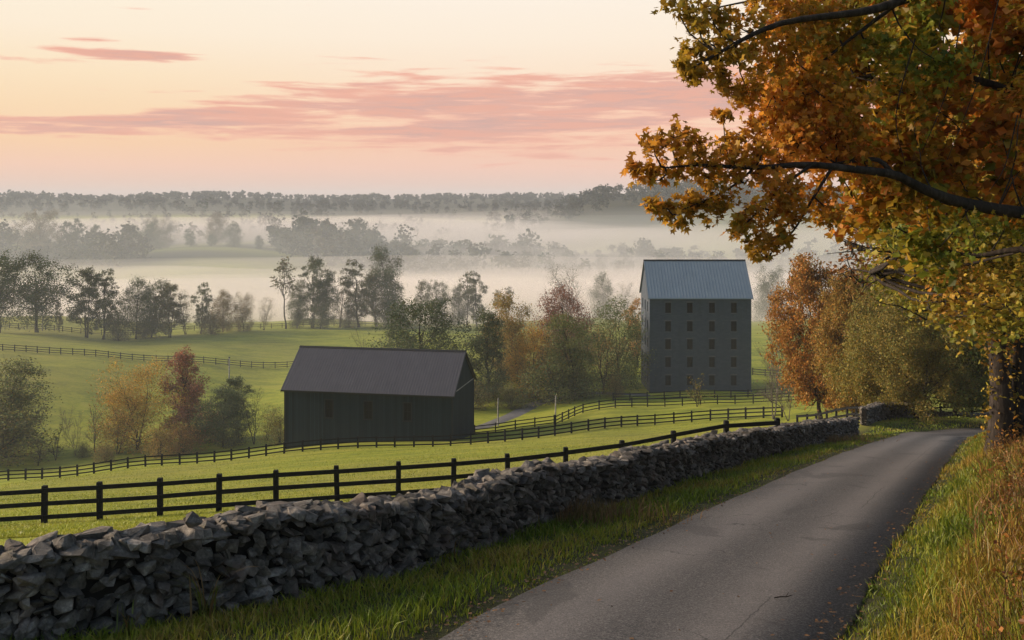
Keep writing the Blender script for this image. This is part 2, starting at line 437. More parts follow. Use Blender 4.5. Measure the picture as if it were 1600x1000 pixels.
    m, nt, out = mat_new('pole_wood'); n = nt.noise(pos(nt), 3.0, 4, 0.6)
    principled(nt, out, nt.ramp(n, [(0.3, (0.16, 0.15, 0.14)), (0.7, (0.34, 0.33, 0.32))]), 0.85, 0.2); M['pole_wood'] = m
    M['leaf'] = leaf_material('leaf'); M['maple_leaf'] = leaf_material('maple_leaf', 0.5, 0.45)
    M['grass'] = grass_material('grass')
    return M
M = make_materials()

# ------------------------------------------------------------------ terrain
# lane: straight down the slope, then turning right beyond the crest of the bend
LANE_K = 0.487; LANE_HW = 2.08
def lane_D(y):
    t = np.maximum(y - 11.4, -30.0)
    return np.where(y > 11.4, 4.9 + 0.172 * t + 0.0004 * t * t, 4.9 + 0.10 * t * np.exp(t / 12.0))
def lane_path():
    pts = []; x, y = 1.5 - LANE_K * (11.4 + 45), -45.0; h = math.atan(LANE_K); st = 0.5
    while len(pts) < 420:
        pts.append((x, y))
        if y > 64: h = min(R(93), h + st / 21.0)
        x += math.sin(h) * st; y += math.cos(h) * st
    p = np.array(pts)
    ye = np.arange(len(p)) * st * math.cos(math.atan(LANE_K)) - 45.0     # distance along, measured as if it ran straight on
    D = np.where(ye < 70, lane_D(ye), lane_D(np.array(70.0)) + 0.13 * (ye - 70))
    D = np.where(ye > 84, lane_D(np.array(70.0)) + 0.13 * 14 + 0.05 * (ye - 84), D)
    return p, CZ - D
LANE_XY, LANE_Z = lane_path()
LT = np.gradient(LANE_XY, axis=0); LT /= np.linalg.norm(LT, axis=1)[:, None]
LN = np.stack([LT[:, 1], -LT[:, 0]], 1)               # to the right of travel

def lane_tilt(y):
    t = np.clip((np.asarray(y, float) - 58) / 16, 0, 1)
    return 0.085 * (1 - t * t * (3 - 2 * t))

def lane_coords(x, y):
    """signed distance right of the lane centre, lane height there, index"""
    x = np.asarray(x, float).ravel(); y = np.asarray(y, float).ravel()
    lat = np.full(len(x), 1e3); z = np.zeros(len(x)); idx = np.zeros(len(x), int)
    near = np.where((x > -60) & (x < 140) & (y > -60) & (y < 130))[0]
    for s in range(0, len(near), 20000):
        k = near[s:s + 20000]
        d2 = (x[k, None] - LANE_XY[None, :, 0]) ** 2 + (y[k, None] - LANE_XY[None, :, 1]) ** 2
        i = d2.argmin(1)
        dxy = np.stack([x[k], y[k]], 1) - LANE_XY[i]
        lat[k] = (dxy * LN[i]).sum(1)
        along = (dxy * LT[i]).sum(1)
        z[k] = LANE_Z[i] + along * np.gradient(LANE_Z)[i] / 0.5
        over = np.hypot(dxy[:, 0], dxy[:, 1])
        lat[k] = np.where(np.abs(along) > 1.0, np.sign(lat[k] + 1e-9) * over, lat[k])
        z[k] += lane_tilt(LANE_XY[i, 1]) * np.clip(lat[k], -LANE_HW, LANE_HW)
        idx[k] = i
    return lat, z, idx

ANCH = [  # photo column, photo row, distance
    (42, 818, 40), (220, 808, 40), (411, 795, 40), (605, 781, 40.5), (788, 765, 41.5), (972, 744, 42), (1148, 726, 43), (-300, 838, 40), (-900, 855, 42),
    (200, 763, 80), (600, 726, 80), (1000, 695, 80), (-300, 790, 80), (1250, 684, 60), (1200, 672, 90),
    (0, 752, 128), (210, 729, 128), (440, 709, 126), (745, 691, 124), (870, 676, 128), (1000, 664, 131), (1110, 658, 128), (1225, 653, 123), (-300, 775, 128),
    (1350, 648, 105), (1450, 661, 88), (1520, 658, 95), (1650, 648, 95), (1900, 620, 95),
    (443, 702, 140), (745, 676, 142), (50, 712, 160), (250, 702, 160), (420, 688, 160), (-250, 730, 160),
    (50, 622, 185), (200, 640, 185), (350, 632, 190), (-250, 610, 185),
    (0, 546, 214), (150, 557, 214), (300, 566, 216), (450, 574, 220), (-300, 540, 214),
    (600, 600, 188), (750, 630, 165), (850, 623, 170), (980, 613, 173), (1015, 612, 175), (1174, 612, 175), (1095, 593, 187),
    (950, 642, 145), (1100, 636, 145), (1230, 632, 140), (1300, 615, 160), (1450, 600, 160), (1700, 590, 160),
    (20, 516, 262), (145, 529, 255), (215, 531, 255), (300, 523, 262), (400, 519, 270), (500, 513, 280), (650, 513, 285), (800, 512, 290), (900, 505, 300),
    (1200, 522, 265), (1350, 522, 265), (1700, 520, 265), (-300, 510, 262),
    (0, 496, 310), (100, 493, 315), (-300, 490, 310), (500, 498, 325), (900, 495, 335), (1300, 495, 325),
    (-300, 508, 420), (100, 508, 420), (500, 508, 420), (900, 508, 420), (1300, 508, 420), (1800, 500, 420),
    (-300, 475, 530), (100, 475, 530), (500, 475, 530), (900, 475, 530), (1300, 475, 530),
    (-300, 408, 650), (0, 410, 650), (250, 413, 640), (350, 412, 640), (450, 416, 650), (600, 425, 720), (800, 432, 720), (1000, 432, 750), (1200, 432, 750), (1500, 430, 750),
    (-300, 382, 780), (0, 384, 780), (300, 385, 780), (400, 389, 760),
    (-300, 393, 1000), (200, 393, 1000), (600, 393, 1000), (1000, 393, 1000), (1500, 393, 1000),
    (-300, 365, 1300), (200, 365, 1300), (600, 365, 1300), (760, 365, 1300), (900, 380, 1150), (1050, 380, 1150), (1400, 380, 1150),
    (830, 352, 1450), (900, 329, 1450), (1000, 309, 1450), (1150, 303, 1450), (1500, 303, 1450),
    (-400, 338, 1750), (100, 338, 1750), (500, 338, 1750), (800, 338, 1750),
    (-400, 321, 2300), (100, 321, 2300), (500, 321, 2300), (900, 321, 2300), (1400, 318, 2300),
    (-600, 309, 2700), (0, 309.5, 2700), (400, 308.5, 2700), (800, 310, 2700), (1200, 308, 2700), (2000, 308, 2700),
    (-600, 313, 3400), (400, 313, 3400), (1200, 313, 3400), (2200, 313, 3400), (-600, 314, 6500), (800, 314, 6500), (2200, 314, 6500)]
ANCH_D = [  # x, y, metres below the camera
    (-60, -60, 6), (-20, -40, 4.6), (0, -40, 4.0), (30, -40, 2.0), (70, -60, 0.5), (-30, 0, 6.6), (-70, 0, 10), (12, 0, 3.0), (35, 0, 0.8), (70, 0, -0.5),
    (-8, 10, 5.1), (-15, 9.5, 5.8), (-8, 25, 8.9), (-3.6, 28, 9.1), (4.5, 35, 9.9), (-25, 25, 9.6), (18, 14, 2.6), (24, 28, 5.0), (34, 45, 8.2), (60, 40, 6.0), (48, 66, 13.4),
    (-3000, 0, 55), (3000, 0, 20), (-400, -100, 20), (400, -100, 5), (-1500, -120, 40), (1500, -120, 10), (-4000, 4000, 5), (4500, 4000, 5), (-250, 90, 40), (300, 100, 15)]
AP = np.array([at(*a) for a in ANCH] + [(x, y, CZ - D) for x, y, D in ANCH_D])
def warp(x, y): return np.stack([3.5 * np.arcsinh(x / np.hypot(y, 45.0)), 1.3 * np.arcsinh(y / 25.0)], -1)
AW = warp(AP[:, 0], AP[:, 1])
def tps(r2): return 0.5 * r2 * np.log(r2 + 1e-12)
_K = tps(((AW[:, None] - AW[None]) ** 2).sum(-1)) + np.eye(len(AW)) * 2e-4
_Pm = np.hstack([np.ones((len(AW), 1)), AW])
_A = np.block([[_K, _Pm], [_Pm.T, np.zeros((3, 3))]])
_W = np.linalg.solve(_A, np.concatenate([AP[:, 2], np.zeros(3)]))
def sstep(v, a, b):
    t = np.clip((v - a) / (b - a), 0, 1); return t * t * (3 - 2 * t)

def terrain(x, y, carve=True):
    x = np.asarray(x, float).ravel(); y = np.asarray(y, float).ravel()
    z = np.empty(len(x))
    for s in range(0, len(x), 20000):
        w = warp(x[s:s + 20000], y[s:s + 20000])
        r2 = ((w[:, None] - AW[None]) ** 2).sum(-1)
        z[s:s + 20000] = tps(r2) @ _W[:len(AW)] + _W[len(AW)] + w @ _W[len(AW) + 1:]
    z = np.clip(z, CZ - 75, CZ + 60)
    z += (np.sin(x * 0.11 + 1.3) * np.sin(y * 0.083) * 0.16 + np.sin(x * 0.31 + y * 0.27) * 0.05) * sstep(np.hypot(x, y), 20, 60)
    lat, lz, i = lane_coords(x, y)
    off = np.abs(lat) - LANE_HW
    right = lat > 0
    bank = 0.10 * off + 0.34 * np.maximum(off - 0.5, 0) * np.clip(1 - np.maximum(off - 0.5, 0) / 16.0, 0.35, 1)
    own = CZ - lane_D(y) - 0.03 * off                     # left of the lane the slope runs straight away from the camera
    k = sstep(off, 0.0, 1.6) * (1 - sstep(y, 62, 74))
    prof = np.where(right, lz + np.where(off > 0, bank, 0), lz * (1 - k) + own * k)
    prof += np.where(off > 0.35, 0.05 * np.sin(x * 1.7 + y * 0.9) * np.sin(y * 1.3 - x * 0.6) * sstep(off, 0.3, 1.5), 0)
    if carve: prof = prof - 0.06 * (1 - sstep(off, 0.1, 0.5))
    w = np.where(right, 1 - sstep(off, 3.5, 9.0), 1 - sstep(off, 3.2, 9.0))
    w = w * (1 - sstep(i.astype(float), 320, 400))
    return z * (1 - w) + prof * w
def tz(x, y): return float(terrain([x], [y])[0])

def ground_of(px, d):
    x = (px - 800) / F * d
    return np.array((x, d, tz(x, d)))

# woodland masses: (column, row is free, distance, spread in x, spread in y)
WOODS = [(80, 690, 175, 45), (-250, 700, 220, 55), (560, 800, 170, 50), (820, 790, 190, 55), (1050, 850, 190, 50), (1350, 850, 260, 60), (300, 830, 75, 26), (200, 1250, 520, 220), (700, 1350, 420, 250), (600, 950, 260, 90), (-300, 1300, 500, 250)]
def wood_mask(x, y):
    m = np.zeros(len(x))
    for px, d, sx, sy in WOODS:
        cx = (px - 800) / F * d
        m = np.maximum(m, np.exp(-((x - cx) / sx) ** 2 - ((y - d) / sy) ** 2) * 1.6)
    m = np.maximum(m, sstep(y, 1650, 1850))
    m = np.maximum(m, sstep(y, 1230, 1330) * sstep((x / np.maximum(y, 1)) * F + 800, 760, 860))
    return np.clip(m, 0, 1)

def build_ground():
    nx, ny = 330, 440
    a = np.linspace(-np.arcsinh(4800 / 25), np.arcsinh(4800 / 25), nx)
    b = np.linspace(np.arcsinh(-130 / 25), np.arcsinh(7000 / 25), ny)
    X, Y = np.meshgrid(25 * np.sinh(a), 25 * np.sinh(b))
    x, y = X.ravel(), Y.ravel()
    z = terrain(x, y)
    i, j = np.meshgrid(np.arange(nx - 1), np.arange(ny - 1))
    k = (j * nx + i).ravel()
    f = np.stack([k, k + 1, k + nx + 1, k + nx], 1)
    lat, _, _ = lane_coords(x, y)
    col = np.zeros((len(x), 3))
    col[:, 0] = wood_mask(x, y)
    col[:, 1] = np.where(lat < 0, 1 - sstep(-lat, 4.6, 5.6), 1 - sstep(lat, 9, 14)) * (np.abs(lat) < 100)
    me = fast_mesh('ground', np.stack([x, y, z], 1), f, col, M['ground'], True)
    add_prop(obj('ground', me), kind='structure')

def build_lane():
    n = len(LANE_XY); cross = np.array((-1.0, -0.985, -0.5, 0.0, 0.5, 0.985, 1.0)); camber = np.array((-0.09, 0.0, 0.02, 0.035, 0.02, 0.0, -0.09))
    w = LANE_HW + 0.03 * np.sin(np.arange(n) * 0.31) + 0.02 * np.sin(np.arange(n) * 0.83 + 1)
    P = np.zeros((n, len(cross), 3))
    P[:, :, :2] = LANE_XY[:, None, :] + LN[:, None, :] * (cross[None, :, None] * w[:, None, None])
    P[:, :, 2] = LANE_Z[:, None] + camber[None, :] + lane_tilt(LANE_XY[:, 1])[:, None] * cross[None, :] * w[:, None]
    c = len(cross); i, j = np.meshgrid(np.arange(c - 1), np.arange(n - 1)); k = (j * c + i).ravel()
    f = np.stack([k, k + 1, k + c + 1, k + c], 1)
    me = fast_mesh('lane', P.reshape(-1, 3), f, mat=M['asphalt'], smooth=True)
    uvl = me.uv_layers.new(name='UVMap')
    u = np.tile((cross + 1) / 2, n); v = np.repeat(np.arange(n) * 0.5, c)
    uv = np.stack([u, v], 1)[f.ravel()].astype(np.float32)
    uvl.data.foreach_set('uv', uv.ravel())
    add_prop(obj('country_lane', me), kind='structure')

def build_farm_lane():
    pts = np.array([ground_of(640, 150)[:2], ground_of(735, 146)[:2], ground_of(790, 152)[:2], ground_of(845, 165)[:2], ground_of(905, 172)[:2], ground_of(985, 170)[:2], ground_of(1010, 171)[:2]])
    c = spline(np.hstack([pts, np.zeros((len(pts), 1))]), 60)[:, :2]
    t = np.gradient(c, axis=0); t /= np.linalg.norm(t, axis=1)[:, None]; nn = np.stack([t[:, 1], -t[:, 0]], 1)
    cr = np.array((-2.2, -0.8, 0.8, 2.2)); xy = c[:, None] + nn[:, None] * cr[None, :, None]
    z = terrain(xy[..., 0], xy[..., 1]).reshape(60, 4) + 0.14
    z[:, 0] -= 0.3; z[:, 3] -= 0.3
    v = np.dstack([xy, z]).reshape(-1, 3); i, j = np.meshgrid(np.arange(3), np.arange(59)); k = (j * 4 + i).ravel()
    me = fast_mesh('farm_lane', v, np.stack([k, k + 1, k + 5, k + 4], 1), mat=M['gravel'], smooth=True)
    add_prop(obj('farm_track', me), kind='structure')

build_ground(); build_lane(); build_farm_lane()

# ------------------------------------------------------------------ air: even haze over everything, mist pooled in the valleys
def volume_mat(name, density, color, aniso=0.0):
    m, nt, out = mat_new(name)
    v = nt.new('ShaderNodeVolumePrincipled')
    v.inputs['Color'].default_value = (*color, 1); v.inputs['Density'].default_value = density; v.inputs['Anisotropy'].default_value = aniso
    nt.l.new(v.outputs[0], out.inputs['Volume'])
    return m

def build_air():
    me = box_mesh('haze', (-4900, -140, CZ - 80), (4900, 7100, CZ + 75), volume_mat('haze_air', 0.00016, (0.84, 0.90, 0.98), 0.0))
    add_prop(obj('haze', me), 'pale haze filling the whole valley', kind='stuff')
    def bank(label, cx, cy, hx, hy, ztop, zbot, density, seed, pw=2.6, rag=0.10, tint=(0.96, 0.885, 0.875)):
        """a flat lens of mist with an uneven rim and top"""
        rg = np.random.default_rng(seed)
        nu, nv = 48, 13
        ph = rg.uniform(0, 6.28, 12)
        u = np.linspace(0, 2 * np.pi, nu, endpoint=False); v = np.linspace(-np.pi / 2, np.pi / 2, nv)[1:-1]
        U, V = np.meshgrid(u, v)
        rim = 1 + rag * (np.sin(3 * U + ph[0]) + 0.6 * np.sin(5 * U + ph[1]) + 0.5 * np.sin(9 * U + ph[2]))
        sg = lambda t, e: np.sign(t) * np.abs(t) ** e
        cv = sg(np.cos(V), 2 / pw); sv = sg(np.sin(V), 1.0)
        x = cx + hx * cv * np.cos(U) * rim; y = cy + hy * cv * np.sin(U) * rim
        zc, hz = (ztop + zbot) / 2, (ztop - zbot) / 2
        z = zc + hz * sv * (1 + 0.14 * np.sin(x * 6.1 / hx + ph[3]) * np.sin(y * 4.3 / hy + ph[4]) * (sv > 0) + 0.07 * np.sin(x * 13.0 / hx + ph[5]) * (sv > 0))
        vs = np.stack([x, y, z], -1).reshape(-1, 3)
        vs = np.vstack([vs, [(cx, cy, zbot), (cx, cy, ztop)]])
        rows = len(v); f4 = []; f3 = []
        for r in range(rows - 1):
            for c in range(nu):
                f4.append((r * nu + c, r * nu + (c + 1) % nu, (r + 1) * nu + (c + 1) % nu, (r + 1) * nu + c))
        for c in range(nu):
            f3.append((rows * nu, (c + 1) % nu, c)); f3.append((rows * nu + 1, (rows - 1) * nu + c, (rows - 1) * nu + (c + 1) % nu))
        me = fast_mesh('mist', vs, [np.array(f4), np.array(f3)], mat=volume_mat('mist_air', density, tint, 0.15), smooth=True)
        add_prop(obj('mist', me), label, kind='stuff')
    D = lambda d: CZ - d
    bank('bright mist lying in the valley behind the tree line', 0, 480, 760, 165, D(40.5), D(66), 0.0062, 3, 1.6, 0.07)
    bank('wisp of mist beside the spreading tree at the left', -215, 400, 150, 60, D(33.5), D(52), 0.0048, 31, 1.4, 0.12)
    bank('long wisp of mist over the barn roof', -70, 450, 190, 75, D(32.5), D(56), 0.0042, 32, 1.4, 0.12)
    bank('wisp of mist rising left of the mill roof', 95, 420, 130, 70, D(30), D(54), 0.0045, 33, 1.4, 0.12)
    bank('wisp of mist to the right of the mill', 230, 440, 170, 80, D(31), D(54), 0.0045, 34, 1.4, 0.12)
    bank('rolling mist under the grassy hill', -190, 560, 230, 70, D(36), D(60), 0.0045, 35, 1.4, 0.12)
    bank('rolling mist in front of the misty wood', 120, 590, 260, 80, D(38), D(64), 0.0045, 36, 1.4, 0.12)
    bank('thin mist veiling the foot of the middle tree line', 20, 460, 700, 265, D(29), D(60), 0.0014, 5, 1.6, 0.05)
    bank('mist around the hedge trees right of the barn roof', 60, 365, 170, 90, D(25), D(48), 0.0050, 8, 1.5, 0.08)
    bank('mist drifting through the woods in the middle distance', 200, 850, 480, 170, D(20), D(68), 0.0013, 11, 1.4, 0.12)
    bank('mist pocket among the middle woods', -20, 760, 170, 60, D(33), D(64), 0.0035, 37, 1.4, 0.12)
    bank('mist pocket behind the misty wood', 60, 1010, 420, 90, D(21), D(64), 0.0020, 12, 1.4, 0.12)
    bank('far mist filling the valley below the wooded ridge', 0, 1420, 1900, 420, D(20), D(70), 0.0008, 14, 1.5, 0.06)
    bank('second layer of far mist under the ridge', -100, 1600, 1700, 420, D(10), D(70), 0.0002, 15, 1.5, 0.08)
    bank('mist strip floating under the far ridge', -330, 1230, 560, 200, D(18), D(54), 0.0022, 21, 1.4, 0.12)
    bank('morning haze pooled over the whole near valley', 0, 440, 900, 330, D(3), D(78), 0.0007, 40, 2.0, 0.03, (0.84, 0.89, 0.96))
    bank('far mist strip in the middle of the valley', 60, 1500, 520, 150, D(14), D(56), 0.0018, 38, 1.4, 0.12)
    bank('mist bank before the wooded hill on the right', 330, 1180, 330, 110, D(24), D(60), 0.0016, 22, 1.4, 0.12)
build_air()

# ------------------------------------------------------------------ trees
def leaf_quads(pts, size, rg, up=0.35, droop=0.0):
    """one folded rhombus (two triangles) per point"""
    n = len(pts)
    d = rg.normal(0, 1, (n, 3)); d[:, 2] *= 0.6; d /= np.linalg.norm(d, axis=1)[:, None]
    nrm = rg.normal(0, 1, (n, 3)); nrm[:, 2] += up * 2
    s = np.cross(d, nrm); s /= np.linalg.norm(s, axis=1)[:, None] + 1e-9
    nn = np.cross(s, d)
    L = (size * rg.uniform(0.6, 1.35, n))[:, None]
    v = np.stack([pts - d * L * 0.5, pts + s * L * 0.38 + nn * L * 0.08, pts + d * L * 0.5, pts - s * L * 0.38 + nn * L * 0.08], 1)
    b = np.arange(n)[:, None] * 4
    f = np.concatenate([b + np.array((0, 1, 2)), b + np.array((0, 2, 3))])
    return v.reshape(-1, 3), f

def tone(n, rg, warm=0.18, var=0.32):
    """per-leaf tone round 1: some leaves lighter, some more turned"""
    k = np.clip(rg.normal(1.0, var, n), 0.45, 1.9)
    w = rg.normal(0, warm, n)
    return np.stack([k * (1 + w), k, k * (1 - 0.5 * w)], 1)

def crown_points(lobes, counts, rg, clusters=9, spread=0.27):
    P = []
    for (c, r), cnt in zip(lobes, counts):
        k = max(3, int(clusters * rg.uniform(0.7, 1.3)))
        q = rg.normal(0, 1, (k, 3)); q /= np.linalg.norm(q, axis=1)[:, None]
        q *= (rg.uniform(0.25, 1.0, k) ** 0.5)[:, None] * np.array((1, 1, 0.78)) * r
        who = rg.integers(0, k, cnt)
        P.append(c + q[who] + rg.normal(0, spread * r, (cnt, 3)) * np.array((1, 1, 0.75)))
    return np.concatenate(P)

def make_tree(seed, H=16.0, base=0.25, width=0.42, n_lobes=16, leaves=3200, leaf=0.42, trunk=0.26, stems=1, shape='round', twigs=5, lobe_r=0.27, gaps=0.27):
    """trunk mesh and crown mesh of one tree standing at the origin"""
    rg = np.random.default_rng(seed)
    T = Tubes()
    stems_p = []
    for s in range(stems):
        lean = rg.normal(0, 0.05 if stems == 1 else 0.13, 2) * H
        top = np.array((lean[0], lean[1], H * (0.82 if stems == 1 else 0.74)))
        b0 = np.array((0, 0, -0.5)) if stems == 1 else np.array((*rg.normal(0, 0.25, 2), -0.5))
        n = 9; t = np.linspace(0, 1, n)
        p = b0 + (top - b0) * t[:, None]; p[1:, :2] += np.cumsum(rg.normal(0, 0.012 * H, (n - 1, 2)), 0)
        r0 = trunk * (1 if stems == 1 else 0.62)
        rad = r0 * (1 - t) ** 0.8 * 0.95 + 0.03; rad[0] *= 1.45
        T.add(p, rad, 7); stems_p.append((p, rad))
    lobes = []
    for k in range(n_lobes):
        t = (k + rg.uniform(0, 1)) / n_lobes
        z = base + (1 - base) * t
        if shape == 'round': env = math.sin(math.pi * (0.16 + 0.80 * t)) ** 0.75
        elif shape == 'umbrella': env = 0.45 + 0.55 * math.sin(math.pi * min(1, 0.25 + 0.62 * t))
        elif shape == 'cone': env = (1 - t) ** 0.75 * 0.95 + 0.10
        elif shape == 'oval': env = math.sin(math.pi * (0.10 + 0.84 * t)) ** 0.9
        else: env = 0.9
        a = k * 2.4 + rg.uniform(-0.6, 0.6)
        rr = width * H * 0.5 * env * math.sqrt(rg.uniform(0.15, 1.0))
        lr = lobe_r * width * H * rg.uniform(0.62, 1.25) * (0.65 + 0.45 * env)
        c = np.array((math.cos(a) * rr, math.sin(a) * rr, z * H - lr * 0.5))
        p, rad = stems_p[k % stems]
        c[:2] += np.interp(c[2], p[:, 2], p[:, 0]), np.interp(c[2], p[:, 2], p[:, 1])
        lobes.append((c, lr))
        zs = max(base * H * 0.75, c[2] - rg.uniform(0.10, 0.26) * H - rr * 0.5); zs = min(zs, p[-1][2] * 0.97)
        st = np.array((np.interp(zs, p[:, 2], p[:, 0]), np.interp(zs, p[:, 2], p[:, 1]), zs))
        r_s = float(np.interp(zs, p[:, 2], rad)) * 0.5
        bow = np.array((0, 0, -0.06 * H * rg.uniform(0, 1))) + rg.normal(0, 0.012 * H, 3)
        br = curve_pts(st, c, bow, 6, 0.006 * H, rg)
        T.add(br, np.linspace(max(r_s, 0.035), 0.022, 6), 5)
        for q in range(twigs):
            e = c + rg.normal(0, 0.62, 3) * lr * np.array((1, 1, 0.85)); sp = br[rg.integers(2, 6)]
            T.add(curve_pts(sp, e, rg.normal(0, 0.08, 3) * lr, 4, 0, rg), np.linspace(0.028, 0.010, 4), 3)
    w = np.array([l[1] ** 2 for l in lobes]); cnt = np.maximum(4, (leaves * w / w.sum()).astype(int))
    P = crown_points(lobes, cnt, rg, spread=gaps)
    v, f = leaf_quads(P, leaf, rg)
    col = np.repeat(tone(len(P), rg), 4, axis=0)
    return T, v, f, col

PROTO = {}
def proto(name, **kw):
    bark = kw.pop('bark', 'bark')
    T, v, f, col = make_tree(**kw)
    PROTO[name] = (T.mesh('trunk', M[bark]), fast_mesh('crown', v, f, col, M['leaf']), kw.get('H', 16.0))
proto('round_a', seed=11, base=0.18, width=0.72, n_lobes=24, leaves=21000, leaf=0.27)
proto('round_b', seed=12, base=0.14, width=0.82, n_lobes=26, leaves=21000, leaf=0.27, stems=2)
proto('round_c', seed=13, base=0.12, width=0.64, n_lobes=22, leaves=20000, leaf=0.27, shape='oval')
proto('tall_a', seed=21, base=0.20, width=0.44, n_lobes=20, leaves=11500, leaf=0.27, shape='oval', stems=2, gaps=0.19)
proto('tall_b', seed=22, base=0.22, width=0.40, n_lobes=18, leaves=9500, leaf=0.27, shape='round', gaps=0.19)
proto('umbrella', seed=31, base=0.42, width=0.95, n_lobes=20, leaves=17000, leaf=0.29, shape='umbrella', trunk=0.34, gaps=0.18)
proto('cone', seed=41, base=0.12, width=0.52, n_lobes=24, leaves=17000, leaf=0.26, shape='cone')
proto('sparse', seed=51, base=0.22, width=0.55, n_lobes=22, leaves=2000, leaf=0.25, stems=2, twigs=9, gaps=0.3)
proto('bare', seed=52, base=0.25, width=0.50, n_lobes=24, leaves=110, leaf=0.30, stems=2, twigs=12, trunk=0.16, bark='pale_bark')
proto('slim', seed=61, base=0.55, width=0.30, n_lobes=12, leaves=900, leaf=0.40, trunk=0.17, gaps=0.24)
proto('bush', seed=71, H=6.0, base=0.06, width=1.15, n_lobes=18, leaves=6000, leaf=0.22, stems=3, trunk=0.12)
proto('sapling', seed=72, H=6.0, base=0.2, width=0.55, n_lobes=14, leaves=420, leaf=0.24, trunk=0.07, stems=2, twigs=6)
proto('broad_fine', seed=81, H=18, base=0.24, width=0.80, n_lobes=40, leaves=56000, leaf=0.27, stems=2, trunk=0.36, twigs=7, lobe_r=0.21, gaps=0.21)
proto('oval_fine', seed=82, H=18, base=0.19, width=0.64, n_lobes=38, leaves=52000, leaf=0.27, shape='oval', trunk=0.30, twigs=7, lobe_r=0.22, gaps=0.21)

N_TREE = [0]
def tree(kind, px, d, top, color, label, wide=1.0, group=None, name='tree', cat='tree', rz=None, sink=0.0):
    """a tree standing on the ground at photo column px and distance d, its tip at photo row top"""
    g = ground_of(px, d); ztop = CZ - (top - HY) / F * d
    tm, cm_, H = PROTO[kind]
    s = max(0.12, (ztop - g[2]) / (H * 0.985))
    N_TREE[0] += 1
    o = empty(name, (g[0], g[1], g[2] - sink), label, cat, group, (N_TREE[0] * 2.39996) % 6.283 if rz is None else rz)
    o.scale = (s * wide, s * wide, s)
    obj('trunk', tm, o)
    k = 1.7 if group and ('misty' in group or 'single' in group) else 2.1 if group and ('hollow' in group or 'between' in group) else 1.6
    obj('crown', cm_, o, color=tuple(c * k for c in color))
    return o

GREEN = (0.052, 0.072, 0.022); DKGREEN = (0.030, 0.044, 0.020); OLIVE = (0.085, 0.082, 0.022); YELLOW = (0.21, 0.135, 0.022)
ORANGE = (0.26, 0.105, 0.022); RUST = (0.19, 0.062, 0.030); RED = (0.15, 0.052, 0.035); GOLD = (0.20, 0.14, 0.03); GREY = (0.10, 0.085, 0.055)

